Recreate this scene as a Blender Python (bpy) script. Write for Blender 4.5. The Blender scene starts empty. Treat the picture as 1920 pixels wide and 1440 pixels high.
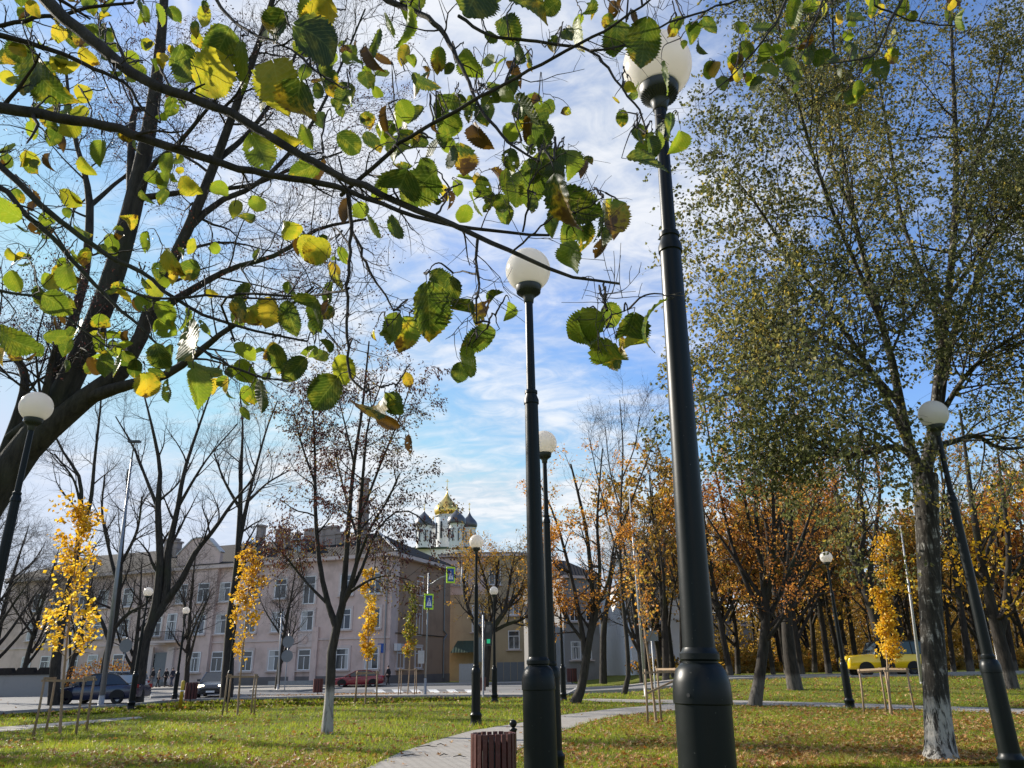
import bpy, bmesh, math, random
import numpy as np
from mathutils import Vector, Matrix

random.seed(7)
SC = bpy.context.scene
COL = SC.collection
R = math.radians

# ------------------------------------------------------------------ camera
F = 1404.0                      # focal length in pixels of the 1920 px wide photo
PITCH, ROLL, CH = R(20.7), R(0.92), 1.5
_f = np.array([0, math.cos(PITCH), math.sin(PITCH)])
_u = np.array([0, -math.sin(PITCH), math.cos(PITCH)])
_r = np.array([1.0, 0, 0])
CR = _r*math.cos(ROLL) - _u*math.sin(ROLL)
CU = _u*math.cos(ROLL) + _r*math.sin(ROLL)
O = np.array([0, 0, CH])

def ray(x, y): return _f + (x-960)/F*CR - (y-720)/F*CU
def at(x, y, Y):
    d = ray(x, y); return O + d*(Y/d[1])
def atz(x, y, z):
    d = ray(x, y); return O + d*((z-CH)/d[2])
def gz(x, y): return atz(x, y, 0.0)
def depth(p): return float((np.asarray(p)-O) @ _f)
def proj(P):
    q = np.asarray(P, float)-O; z = q @ _f
    return 960+F*(q @ CR)/z, 720-F*(q @ CU)/z

cam = bpy.data.cameras.new('camera'); cam_o = bpy.data.objects.new('camera', cam); COL.objects.link(cam_o)
cam.sensor_width = 36; cam.sensor_fit = 'HORIZONTAL'; cam.lens = F/1920*36; cam.clip_start = 0.05; cam.clip_end = 6000
M = Matrix.Identity(4)
for i in range(3):
    M[i][0], M[i][1], M[i][2], M[i][3] = CR[i], CU[i], -_f[i], O[i]
cam_o.matrix_world = M
SC.camera = cam_o

# terrain: flat park, rising gently towards the road on the right
def sst(a, b, x):
    t = np.clip((x-a)/(b-a), 0, 1); return t*t*(3-2*t)
def H(x, y): return 0.62*sst(27, 46, y)*sst(5, 14, x)
def ong(p): return np.array([p[0], p[1], float(H(p[0], p[1]))])
def gh(px, py):
    """ground point seen at a pixel, on the real terrain"""
    p = gz(px, py)
    for _ in range(12):
        p = atz(px, py, float(H(p[0], p[1])))
    return p

# ------------------------------------------------------------------ tags
def tag(o, label=None, cat=None, group=None, kind=None):
    if label: o['label'] = label
    if cat: o['category'] = cat
    if group: o['group'] = group
    if kind: o['kind'] = kind
    return o
def thing(name, label, cat, loc=(0, 0, 0), rz=0.0, group=None):
    o = bpy.data.objects.new(name, None); COL.objects.link(o)
    o.location = loc; o.rotation_euler = (0, 0, rz); o.empty_display_size = .2
    return tag(o, label, cat, group)
def dup(root, loc, rz=0.0, s=1.0, label=None, group=None):
    r = root.copy(); COL.objects.link(r); r.location = loc; r.rotation_euler = (0, 0, rz); r.scale = (s, s, s)
    if label: r['label'] = label
    if group: r['group'] = group
    for ch in list(root.children):
        c = ch.copy(); COL.objects.link(c); c.parent = r
        for g in ch.children:
            d = g.copy(); COL.objects.link(d); d.parent = c
    return r

# ------------------------------------------------------------------ materials
MATS = {}
class NT:
    def __init__(s, name):
        s.m = bpy.data.materials.new(name); s.m.use_nodes = True
        s.t = s.m.node_tree; s.t.nodes.clear()
        s.out = s.n('ShaderNodeOutputMaterial')
    def n(s, ty, **kw):
        nd = s.t.nodes.new(ty)
        for k, v in kw.items(): setattr(nd, k, v)
        return nd
    def l(s, a, b): s.t.links.new(a, b)
    def noise(s, scale, detail=3, rough=.55, vec=None, dist=0):
        nd = s.n('ShaderNodeTexNoise'); nd.inputs['Scale'].default_value = scale
        nd.inputs['Detail'].default_value = detail; nd.inputs['Roughness'].default_value = rough
        nd.inputs['Distortion'].default_value = dist
        if vec is not None: s.l(vec, nd.inputs['Vector'])
        return nd.outputs['Fac']
    def obj(s): return s.n('ShaderNodeTexCoord').outputs['Object']
    def pos(s): return s.n('ShaderNodeNewGeometry').outputs['Position']
    def math(s, op, a, b=None, c=None, clamp=False):
        nd = s.n('ShaderNodeMath', operation=op); nd.use_clamp = clamp
        for i, v in enumerate((a, b, c)):
            if v is None: continue
            if isinstance(v, (int, float)): nd.inputs[i].default_value = v
            else: s.l(v, nd.inputs[i])
        return nd.outputs[0]
    def ramp(s, fac, stops, interp='LINEAR'):
        nd = s.n('ShaderNodeValToRGB'); cr = nd.color_ramp; cr.interpolation = interp
        while len(cr.elements) < len(stops): cr.elements.new(.5)
        for e, (p, c) in zip(cr.elements, stops):
            e.position = p; e.color = (c, c, c, 1) if isinstance(c, (int, float)) else (*c, 1)
        s.l(fac, nd.inputs[0]); return nd.outputs['Color']
    def mix(s, fac, a, b, mode='MIX'):
        nd = s.n('ShaderNodeMix', data_type='RGBA', blend_type=mode)
        for sock, v in ((nd.inputs['Factor'], fac), (nd.inputs['A'], a), (nd.inputs['B'], b)):
            if isinstance(v, (int, float)): sock.default_value = v
            elif isinstance(v, tuple): sock.default_value = (*v, 1)
            else: s.l(v, sock)
        return nd.outputs['Result']
    def attr(s, name, vec=False):
        nd = s.n('ShaderNodeAttribute', attribute_name=name)
        return nd.outputs['Vector' if vec else 'Fac']
    def mapr(s, v, a, b, c=0., d=1.):
        nd = s.n('ShaderNodeMapRange'); nd.interpolation_type = 'SMOOTHSTEP'
        s.l(v, nd.inputs[0])
        for i, x in zip((1, 2, 3, 4), (a, b, c, d)): nd.inputs[i].default_value = x
        return nd.outputs[0]
    def mapping(s, vec, scale):
        nd = s.n('ShaderNodeMapping'); nd.inputs['Scale'].default_value = scale; s.l(vec, nd.inputs['Vector']); return nd.outputs[0]
    def bsdf(s, col, rough=.6, metal=0., spec=.5, bump=None, bstr=.3, bdist=.02, **kw):
        b = s.n('ShaderNodeBsdfPrincipled')
        for sock, v in (('Base Color', col), ('Roughness', rough), ('Metallic', metal), ('Specular IOR Level', spec)):
            if isinstance(v, tuple): b.inputs[sock].default_value = (*v, 1)
            elif isinstance(v, (int, float)): b.inputs[sock].default_value = v
            else: s.l(v, b.inputs[sock])
        for k, v in kw.items():
            b.inputs[k].default_value = v
        if bump is not None:
            bp = s.n('ShaderNodeBump'); bp.inputs['Strength'].default_value = bstr; bp.inputs['Distance'].default_value = bdist
            s.l(bump, bp.inputs['Height']); s.l(bp.outputs[0], b.inputs['Normal'])
        return b.outputs[0]
    def done(s, sh):
        s.l(sh, s.out.inputs['Surface']); return s.m

def simple(name, col, rough=.6, metal=0., spec=.5, var=.15, scale=6., bstr=.0):
    t = NT(name); n = t.noise(scale, 4, .6, t.obj())
    c = t.mix(n, tuple(max(0, x*(1-var)) for x in col), tuple(min(1, x*(1+var)) for x in col))
    rg = t.math('ADD', t.math('MULTIPLY', n, .16), rough-.08)
    return t.done(t.bsdf(c, rg, metal, spec, bump=n if bstr else None, bstr=bstr))

def bark(name, c0, c1, scale=7., paint=0.0, birch=False, pc=(.46, .44, .40)):
    t = NT(name); p = t.obj()
    v = t.mapping(p, (scale, scale, scale*.22))
    n = t.noise(1.6, 6, .65, v, .6); n2 = t.noise(.5, 3, .5, p)
    col = t.ramp(n, [(.3, c0), (.62, c1)])
    col = t.mix(t.mapr(n2, .5, .75), col, (c1[0]*.8, c1[1]*1.05, c1[2]*.6))
    sep = t.n('ShaderNodeSeparateXYZ'); t.l(p, sep.inputs[0]); z = sep.outputs['Z']
    if birch:
        vb = t.mapping(p, (2.2, 2.2, 6.0)); nb = t.noise(1.5, 5, .7, vb)
        lp = t.mapr(n, .50, .62)
        col = t.mix(t.math('MULTIPLY', lp, t.mapr(nb, .44, .68, .03, .9)), col, (.46, .44, .40))
    if paint:
        e = t.math('ADD', z, t.math('MULTIPLY', t.noise(9, 3, .6, p), .16))
        k = t.math('MULTIPLY', t.mapr(e, paint-.05, paint+.2, 1., 0.), t.mapr(t.math('ADD', n, t.math('MULTIPLY', t.noise(4., 5, .7, p), .5)), .62, .80) if birch else t.mapr(n, .28, .55))
        col = t.mix(k, col, pc)
    return t.done(t.bsdf(col, .88, 0, .25, bump=n, bstr=.9, bdist=.03))

def leafmat(name, stops, trans=.45, tb=1.6, rough=.5, spec=.35):
    t = NT(name); a = t.attr('rnd')
    col = t.ramp(a, stops)
    b = t.bsdf(col, rough, 0, spec)
    tr = t.n('ShaderNodeBsdfTranslucent')
    c2 = t.mix(1.0, col, (tb, tb, tb*.8), 'MULTIPLY'); t.l(c2, tr.inputs['Color'])
    mx = t.n('ShaderNodeMixShader'); mx.inputs[0].default_value = trans
    t.l(b, mx.inputs[1]); t.l(tr.outputs[0], mx.inputs[2])
    return t.done(mx.outputs[0])

def bigleafmat():
    t = NT('broad_leaf'); a = t.attr('rnd'); br = t.attr('brn'); uv = t.attr('luv', True)
    sep = t.n('ShaderNodeSeparateXYZ'); t.l(uv, sep.inputs[0]); x, y = sep.outputs['X'], sep.outputs['Y']
    ax = t.math('ABSOLUTE', x)
    col = t.ramp(a, [(0, (.020, .034, .007)), (.4, (.042, .064, .010)), (.68, (.14, .175, .016)), (.85, (.32, .235, .025)), (1, (.38, .18, .03))])
    off = t.n('ShaderNodeCombineXYZ'); t.l(x, off.inputs[0]); t.l(y, off.inputs[1]); t.l(t.math('MULTIPLY', a, 97.), off.inputs[2])
    nn = t.noise(3.2, 5, .65, off.outputs[0])
    col = t.mix(t.math('MULTIPLY', t.mapr(nn, .45, .7), .35), col, (.26, .21, .025))
    col = t.mix(t.math('MULTIPLY', t.mapr(nn, .52, .36), t.mapr(a, .6, .8, 0., .7)), col, (.12, .15, .015))
    s = t.math('FRACT', t.math('ADD', t.math('MULTIPLY', t.math('SUBTRACT', y, t.math('MULTIPLY', ax, .75)), 11.), t.math('MULTIPLY', nn, .9)))
    vein = t.mapr(t.math('ABSOLUTE', t.math('SUBTRACT', s, .5)), .36, .47)
    mid = t.mapr(ax, .008, .024, 1., 0.)
    vv = t.math('MAXIMUM', vein, mid)
    col = t.mix(t.math('MULTIPLY', vv, t.mapr(nn, .3, .7, .08, .26)), col, (.30, .33, .11))
    # brown, dry patches that start at the tip and along the veins
    e = t.math('ADD', t.math('ADD', t.math('MULTIPLY', br, 1.1), t.math('MULTIPLY', t.math('SUBTRACT', nn, .5), 2.2)),
               t.math('MULTIPLY', t.math('SUBTRACT', y, .62), .9))
    k = t.mapr(e, .62, .95)
    rim = t.mapr(e, .35, .75)
    col = t.mix(t.math('MULTIPLY', rim, .6), col, (.42, .24, .02))
    col = t.mix(t.math('MULTIPLY', k, .92), col, (.075, .032, .012))
    sp = t.noise(24., 2, .5, off.outputs[0])
    col = t.mix(t.math('MULTIPLY', t.mapr(sp, .70, .74), .8), col, (.04, .02, .008))
    b = t.bsdf(col, .48, 0, .4, bump=t.math('ADD', t.math('MULTIPLY', s, .6), nn), bstr=.35, bdist=.004)
    tr = t.n('ShaderNodeBsdfTranslucent'); c2 = t.mix(1.0, col, (2.0, 2.15, 1.15), 'MULTIPLY'); t.l(c2, tr.inputs['Color'])
    mx = t.n('ShaderNodeMixShader')
    t.l(t.math('SUBTRACT', .45, t.math('MULTIPLY', k, .27)), mx.inputs[0])
    t.l(b, mx.inputs[1]); t.l(tr.outputs[0], mx.inputs[2])
    return t.done(mx.outputs[0])

def groundmat():
    t = NT('lawn_soil'); p = t.pos()
    n1 = t.noise(.35, 4, .6, p); n2 = t.noise(9., 5, .7, p); n3 = t.noise(60., 3, .7, p)
    col = t.ramp(n2, [(.3, (.06, .08, .012)), (.5, (.13, .155, .02)), (.7, (.20, .20, .04))])
    col = t.mix(t.math('MULTIPLY', t.mapr(n1, .45, .65), .6), col, (.17, .14, .045))
    col = t.mix(t.mapr(n3, .5, .75, 0., .5), col, (.035, .045, .012))
    return t.done(t.bsdf(col, .95, 0, .1, bump=n3, bstr=.8, bdist=.05))

def paving():
    t = NT('grey_paving'); p = t.pos()
    br = t.n('ShaderNodeTexBrick'); mp = t.n('ShaderNodeMapping'); mp.inputs['Rotation'].default_value = (0, 0, .5)
    t.l(p, mp.inputs['Vector']); t.l(mp.outputs[0], br.inputs['Vector'])
    br.inputs['Scale'].default_value = 2.4; br.inputs['Mortar Size'].default_value = .022
    br.inputs['Color1'].default_value = (.38, .35, .31, 1); br.inputs['Color2'].default_value = (.33, .305, .27, 1)
    br.inputs['Mortar'].default_value = (.11, .10, .09, 1)
    n = t.noise(.8, 5, .65, p); n2 = t.noise(30, 3, .6, p)
    col = t.mix(t.mapr(n, .4, .7, 0., .45), br.outputs['Color'], (.25, .22, .18))
    col = t.mix(t.math('MULTIPLY', n2, .3), col, (.18, .165, .15))
    return t.done(t.bsdf(col, .85, 0, .3, bump=n2, bstr=.3, bdist=.01))

def asphalt():
    t = NT('asphalt'); p = t.pos(); n = t.noise(.25, 5, .65, p); n2 = t.noise(40, 3, .7, p)
    col = t.ramp(n, [(.3, (.15, .148, .143)), (.7, (.25, .24, .23))])
    col = t.mix(t.math('MULTIPLY', n2, .4), col, (.09, .09, .09))
    return t.done(t.bsdf(col, .85, 0, .3, bump=n2, bstr=.3, bdist=.01))

def plaster(name, c, stain=(.2, .16, .13), amt=.5):
    t = NT(name); p = t.pos()
    n = t.noise(.5, 5, .65, p); n2 = t.noise(6, 4, .6, p)
    v = t.mapping(p, (1.6, 1.6, .18)); n3 = t.noise(1., 4, .6, v)
    col = t.mix(t.math('MULTIPLY', t.mapr(n, .42, .72), amt), c, stain)
    col = t.mix(t.math('MULTIPLY', t.mapr(n3, .55, .8), amt*.6), col, tuple(x*.8 for x in stain))
    col = t.mix(t.math('MULTIPLY', n2, .18), col, tuple(x*.7 for x in c))
    return t.done(t.bsdf(col, .9, 0, .25, bump=n2, bstr=.15, bdist=.02))

def globemat():
    t = NT('opal_globe'); n = t.noise(5, 4, .6, t.obj())
    c = t.mix(n, (.74, .69, .62), (.90, .88, .84)); d_ = t.noise(22, 3, .6, t.obj()); c = t.mix(t.mapr(d_, .66, .76, 0., .5), c, (.35, .31, .26))
    b = t.bsdf(c, .16, 0, .5)
    tr = t.n('ShaderNodeBsdfTranslucent'); tr.inputs['Color'].default_value = (.95, .90, .84, 1)
    mx = t.n('ShaderNodeMixShader'); mx.inputs[0].default_value = .5
    t.l(b, mx.inputs[1]); t.l(tr.outputs[0], mx.inputs[2])
    return t.done(mx.outputs[0])

def polemat():
    t = NT('black_green_paint'); n = t.noise(3, 5, .65, t.obj()); n2 = t.noise(55, 3, .6, t.obj())
    c = t.mix(n, (.003, .005, .0055), (.006, .009, .009))
    v_ = t.mapping(t.obj(), (9, 9, .5)); n3 = t.noise(1.3, 5, .7, v_); c = t.mix(t.mapr(n2, .70, .76), c, (.09, .09, .08)); c = t.mix(t.mapr(n3, .60, .78, 0., .55), c, (.022, .027, .026))
    return t.done(t.bsdf(c, t.math('ADD', t.math('MULTIPLY', n, .2), .28), 0, .22, bump=n, bstr=.05))

def glassmat(name, c=(.02, .025, .03), rough=.06):
    t = NT(name); n = t.noise(.7, 2, .5, t.pos())
    col = t.mix(n, c, tuple(x*2.2 for x in c))
    return t.done(t.bsdf(col, rough, 0, .7))

def emis(name, col, s):
    t = NT(name); e = t.n('ShaderNodeEmission'); e.inputs[0].default_value = (*col, 1); e.inputs[1].default_value = s
    return t.done(e.outputs[0])

def roofmat(name, c):
    t = NT(name); p = t.pos(); w = t.n('ShaderNodeTexWave'); w.inputs['Scale'].default_value = .9; t.l(p, w.inputs['Vector'])
    n = t.noise(.6, 5, .7, p)
    col = t.mix(n, tuple(x*.6 for x in c), tuple(x*1.5 for x in c))
    return t.done(t.bsdf(col, .8, 0, .12, bump=w.outputs['Fac'], bstr=.4, bdist=.05))

MT = {}
MT['bark'] = bark('dark_bark', (.014, .012, .010), (.055, .047, .038))
MT['bark_t'] = bark('dark_bark_twig', (.022, .017, .015), (.05, .040, .034))
MT['bark_l'] = bark('grey_bark_painted', (.016, .014, .012), (.06, .052, .044), paint=1.05, pc=(.37, .35, .32))
MT['bark_f'] = bark('grey_bark_faded_paint', (.011, .0095, .008), (.04, .033, .026), paint=.95, pc=(.10, .09, .078))
MT['bark_b'] = bark('birch_bark', (.014, .012, .010), (.052, .045, .036), scale=10., paint=.95, birch=True, pc=(.36, .34, .30))
MT['bark_o'] = bark('forest_bark', (.011, .009, .007), (.04, .032, .024), paint=.8, pc=(.085, .075, .063))
MT['broad'] = bigleafmat()
MT['birchleaf'] = leafmat('small_birch_leaf', [(0, (.045, .052, .020)), (.5, (.10, .108, .042)), (.85, (.20, .185, .07)), (1, (.34, .25, .05))], .4, 1.7, .55, .2)
MT['rustleaf'] = leafmat('rust_leaf', [(0, (.14, .055, .02)), (.4, (.32, .125, .028)), (.75, (.48, .235, .042)), (1, (.32, .24, .055))], .5, 1.75)
MT['orangeleaf'] = leafmat('orange_leaf', [(0, (.18, .07, .015)), (.45, (.42, .18, .028)), (.8, (.52, .28, .045)), (1, (.26, .21, .05))], .5, 1.75)
MT['yellowleaf'] = leafmat('yellow_leaf', [(0, (.30, .20, .02)), (.25, (.55, .28, .015)), (.6, (.72, .44, .02)), (1, (.80, .60, .09))], .45, 1.25)
MT['amberleaf'] = leafmat('amber_leaf', [(0, (.34, .18, .02)), (.5, (.60, .34, .02)), (1, (.68, .46, .05))], .45, 1.3)
MT['greenyellow'] = leafmat('green_yellow_leaf', [(0, (.06, .08, .012)), (.5, (.17, .17, .02)), (.75, (.42, .30, .02)), (1, (.35, .12, .02))], .45, 1.5)
MT['oliveleaf'] = leafmat('olive_leaf', [(0, (.10, .065, .018)), (.5, (.23, .15, .028)), (.8, (.37, .21, .03)), (1, (.42, .17, .025))], .5, 1.6)
MT['pod'] = leafmat('dry_seed_pod', [(0, (.03, .010, .012)), (.6, (.085, .024, .025)), (1, (.17, .06, .035))], .2, 1.2)
MT['podolive'] = leafmat('dry_leaf_mix', [(0, (.06, .02, .02)), (.42, (.12, .04, .03)), (.55, (.16, .115, .03)), (1, (.30, .21, .05))], .35, 1.3)
MT['litter'] = leafmat('fallen_leaf', [(0, (.14, .05, .015)), (.35, (.30, .12, .025)), (.7, (.42, .24, .07)), (.9, (.52, .37, .16)), (1, (.48, .13, .02))], .25, 1.2)
MT['grass'] = leafmat('grass_blade', [(0, (.07, .10, .008)), (.5, (.18, .22, .014)), (.85, (.26, .27, .03)), (1, (.44, .36, .13))], .55, 1.7)
MT['ground'] = groundmat(); MT['paving'] = paving(); MT['asphalt'] = asphalt()
MT['kerb'] = simple('kerb_concrete', (.30, .29, .27), .9, var=.3)
MT['white_line'] = simple('road_paint', (.62, .62, .60), .8)
MT['pole'] = polemat(); MT['globe'] = globemat()
MT['collar'] = simple('grey_collar', (.035, .04, .04), .45, 0, .5)
MT['steel'] = simple('galvanised_steel', (.26, .27, .28), .45, .7, .5, .25)
MT['palegrey'] = simple('pale_painted_steel', (.42, .42, .42), .5, .2)
MT['stake'] = simple('stake_wood', (.30, .21, .13), .85, var=.4, scale=12)
MT['maroon'] = simple('maroon_slat', (.085, .018, .014), .5, var=.35, scale=14, bstr=.2)
MT['liner'] = simple('bin_liner', (.02, .02, .022), .6)
MT['blackmetal'] = simple('black_metal', (.014, .014, .015), .4)
MT['pink'] = plaster('pink_plaster', (.63, .485, .43), (.39, .295, .25), .75)
MT['brown'] = plaster('brown_plaster', (.36, .24, .165), (.20, .13, .09))
MT['trim'] = plaster('trim_plaster', (.60, .50, .46), (.3, .25, .22), .35)
MT['ochre'] = plaster('ochre_plaster', (.44, .345, .22), (.30, .23, .15))
MT['whitewall'] = plaster('white_plaster', (.82, .83, .84), (.6, .6, .6), .3)
MT['greywall'] = plaster('grey_plaster', (.30, .29, .28), (.2, .19, .18))
MT['plinth'] = plaster('plinth', (.17, .15, .145), (.10, .09, .09))
MT['church'] = plaster('church_white', (.78, .78, .78), (.6, .6, .6), .25)
MT['roof'] = roofmat('dark_roof', (.026, .022, .021)); MT['roofg'] = roofmat('green_roof', (.05, .075, .06))
MT['chimney'] = plaster('chimney', (.34, .28, .25), (.18, .15, .13), .6)
MT['frame'] = simple('white_frame', (.72, .72, .72), .5); MT['pane'] = glassmat('window_pane'); MT['pane2'] = glassmat('window_pane_blue', (.05, .06, .075), .12); MT['curtain'] = simple('net_curtain', (.42, .42, .41), .9)
MT['door'] = simple('grey_door', (.16, .17, .18), .6)
MT['gold'] = simple('gold_leaf', (.95, .62, .17), .25, 1., .5, .12)
MT['lead'] = simple('dark_dome', (.10, .105, .12), .4, .5)
MT['tyre'] = simple('tyre', (.012, .012, .012), .85); MT['rim'] = simple('rim', (.35, .35, .36), .35, .9)
MT['carglass'] = glassmat('car_glass', (.012, .015, .018), .04)
MT['lamp_on'] = emis('headlight_on', (1, .85, .6), 6.0)
MT['lamp'] = simple('lamp_clear', (.6, .6, .58), .15); MT['redlamp'] = simple('tail_lamp', (.35, .01, .01), .2)
MT['hydrant'] = simple('yellow_post', (.55, .36, .02), .5)
MT['lime'] = simple('lime_border', (.55, .85, .03), .4, var=.05); MT['signblue'] = simple('sign_blue', (.01, .07, .32), .4, var=.05)
MT['signwhite'] = simple('sign_white', (.8, .8, .8), .4, var=.03); MT['signback'] = simple('sign_back', (.20, .21, .22), .5, .3)
MT['green_on'] = emis('green_signal', (.04, .5, .25), .45)
def carpaint(n, c, r=.25):
    t = NT(n); x = t.noise(2, 3, .5, t.obj()); col = t.mix(x, tuple(v*.9 for v in c), tuple(min(1, v*1.1) for v in c))
    return t.done(t.bsdf(col, r, 0.1, .5, **{'Coat Weight': .8, 'Coat Roughness': .06}))
MT['cb'] = carpaint('dark_blue_paint', (.012, .018, .05)); MT['cd'] = carpaint('dark_grey_paint', (.035, .04, .055))
MT['cr'] = carpaint('red_paint', (.22, .012, .02)); MT['cy'] = carpaint('yellow_paint', (.95, .60, .006)); MT['cw'] = carpaint('silver_paint', (.55, .56, .58))
# ------------------------------------------------------------------ mesh helpers
class Geo:
    """numpy mesh collector: quads and triangles with optional per-vertex attributes"""
    def __init__(s): s.v, s.q, s.t, s.a, s.nv = [], [], [], {}, 0
    def add(s, v, q=None, t=None, **at):
        v = np.asarray(v, float).reshape(-1, 3)
        if q is not None and len(q): s.q.append(np.asarray(q, int)+s.nv)
        if t is not None and len(t): s.t.append(np.asarray(t, int)+s.nv)
        for k, x in at.items(): s.a.setdefault(k, []).append(np.asarray(x, float))
        s.v.append(v); s.nv += len(v)
    def build(s, name, mat, parent=None, smooth=True):
        me = bpy.data.meshes.new(name)
        v = np.concatenate(s.v)
        q = np.concatenate(s.q) if s.q else np.zeros((0, 4), int)
        t = np.concatenate(s.t) if s.t else np.zeros((0, 3), int)
        me.vertices.add(len(v)); me.vertices.foreach_set('co', v.ravel())
        idx = np.concatenate([q.ravel(), t.ravel()])
        me.loops.add(len(idx)); me.loops.foreach_set('vertex_index', idx)
        st = np.concatenate([np.arange(len(q))*4, len(q)*4+np.arange(len(t))*3])
        me.polygons.add(len(st)); me.polygons.foreach_set('loop_start', st)
        me.update(calc_edges=True)
        me.polygons.foreach_set('use_smooth', np.full(len(st), smooth))
        for k, x in s.a.items():
            x = np.concatenate(x)
            if x.ndim == 2:
                a = me.attributes.new(k, 'FLOAT_VECTOR', 'POINT'); a.data.foreach_set('vector', x.ravel())
            else:
                a = me.attributes.new(k, 'FLOAT', 'POINT'); a.data.foreach_set('value', x)
        me.materials.append(mat)
        o = bpy.data.objects.new(name, me); COL.objects.link(o)
        if parent is not None:
            o.parent = parent
        return o

def nrm(v): return v/np.maximum(np.linalg.norm(v, axis=-1, keepdims=True), 1e-9)

def tubes(P, Rr, k):
    """P (M,n,3), Rr (M,n) -> verts, quads of M tapered tubes with k sides"""
    Mm, n, _ = P.shape
    T = np.empty_like(P); T[:, 1:-1] = P[:, 2:]-P[:, :-2]; T[:, 0] = P[:, 1]-P[:, 0]; T[:, -1] = P[:, -1]-P[:, -2]
    T = nrm(T)
    md = nrm(P[:, -1]-P[:, 0])
    ref = np.where(np.abs(md[:, 2:3]) < .8, np.array([[0, 0, 1.]]), np.array([[1., 0, 0]]))
    S = nrm(np.cross(T, ref[:, None, :])); B = np.cross(T, S)
    a = np.arange(k)*2*math.pi/k
    ring = S[:, :, None, :]*np.cos(a)[None, None, :, None] + B[:, :, None, :]*np.sin(a)[None, None, :, None]
    V = P[:, :, None, :]+ring*Rr[:, :, None, None]
    base = (np.arange(Mm)*n*k)[:, None, None]+(np.arange(n-1)*k)[None, :, None]
    j = np.arange(k)[None, None, :]; j2 = (np.arange(k)+1) % k
    q = np.stack([base+j, base+j2[None, None, :], base+k+j2[None, None, :], base+k+j], -1).reshape(-1, 4)
    return V.reshape(-1, 3), q

def smooth_line(pts, n):
    """Catmull-Rom resample of (m,d) points to n points"""
    pts = np.asarray(pts, float)
    if len(pts) == 2:
        return pts[0]+(pts[1]-pts[0])*np.linspace(0, 1, n)[:, None]
    e = np.vstack([2*pts[0]-pts[1], pts, 2*pts[-1]-pts[-2]])
    L = np.r_[0, np.cumsum(np.linalg.norm(np.diff(pts, axis=0), axis=1))]
    s = np.linspace(0, L[-1], n)
    i = np.clip(np.searchsorted(L, s, 'right')-1, 0, len(pts)-2)
    t = ((s-L[i])/np.maximum(L[i+1]-L[i], 1e-9))[:, None]
    p0, p1, p2, p3 = e[i], e[i+1], e[i+2], e[i+3]
    return .5*((2*p1)+(-p0+p2)*t+(2*p0-5*p1+4*p2-p3)*t*t+(-p0+3*p1-3*p2+p3)*t**3)

def limb(pts, Y, n=14, dy=0.0, wf=.62, wob=0.0, rng=None):
    """a limb traced as (px, py, width px) at world distance Y (dy: how much farther its tip is)"""
    m = len(pts); out = []
    for i, (x, y, w) in enumerate(pts):
        p = at(x, y, Y+dy*i/max(1, m-1)); out.append([*p, .5*wf*w/F*depth(p)])
    a = smooth_line(out, n)
    if wob and rng is not None:
        a[1:-1, :3] += rng.normal(0, wob, (n-2, 3))
    return a[None, :, :3], np.maximum(a[None, :, 3], .002)

def sprout(P, Rr, rng, count, L, ang=(45, 12), t=(.25, 1.), n=6, wander=.18, up=.04, rr=.55, rend=.15, rmin=.002, side=None, droop=0.):
    """children of every polyline in P"""
    Mm, N, _ = P.shape
    idx = np.repeat(np.arange(Mm), count); K = len(idx)
    tt = t[0]+(t[1]-t[0])*((np.tile(np.arange(count), Mm)+rng.uniform(0, 1, K))/count)
    f = np.clip(tt*(N-1), 0, N-1.001); i = f.astype(int); fr = (f-i)[:, None]
    p = P[idx, i]*(1-fr)+P[idx, i+1]*fr; r = Rr[idx, i]*(1-fr[:, 0])+Rr[idx, i+1]*fr[:, 0]
    T = nrm(P[idx, i+1]-P[idx, i])
    v = rng.normal(0, 1, (K, 3))
    v = nrm(v-(v*T).sum(1, keepdims=True)*T)
    a = np.radians(rng.normal(ang[0], ang[1], K))[:, None]
    d = np.cos(a)*T+np.sin(a)*v
    ln = rng.uniform(L[0], L[1], K)*(1.15-.55*tt)
    C = np.empty((K, n, 3)); C[:, 0] = p
    for j in range(1, n):
        d = nrm(d+rng.normal(0, wander, (K, 3))+np.array([0, 0, up-droop*j/n]))
        C[:, j] = C[:, j-1]+d*(ln/(n-1))[:, None]
    r0 = np.maximum(np.minimum(r*rr, r*.9), rmin)
    RR = np.maximum(r0[:, None]*np.linspace(1, rend, n)[None, :], rmin*.6)
    return C, RR

def leaf_geo(G, pos, dirs, size, rng, width=.6, fold=.18, rnd=None, spread=.9, hang=0.):
    """small leaves: folded kites at pos (K,3), pointing roughly along dirs"""
    K = len(pos)
    d = nrm(dirs+rng.normal(0, spread, (K, 3))+np.array([0, 0, -hang]))
    v = rng.normal(0, 1, (K, 3)); s = nrm(np.cross(d, v)); nn = np.cross(s, d)
    L = (size*rng.uniform(.65, 1.25, K))[:, None]; W = L*width*.5
    V = np.empty((K, 4, 3))
    V[:, 0] = pos; V[:, 1] = pos+d*L*.45+s*W+nn*L*fold; V[:, 2] = pos+d*L; V[:, 3] = pos+d*L*.45-s*W+nn*L*fold
    b = np.arange(K)*4
    t = np.concatenate([np.stack([b, b+1, b+2], 1), np.stack([b, b+2, b+3], 1)])
    if rnd is None: rnd = rng.uniform(0, 1, K)
    G.add(V.reshape(-1, 3), t=t, rnd=np.repeat(rnd, 4))

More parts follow.
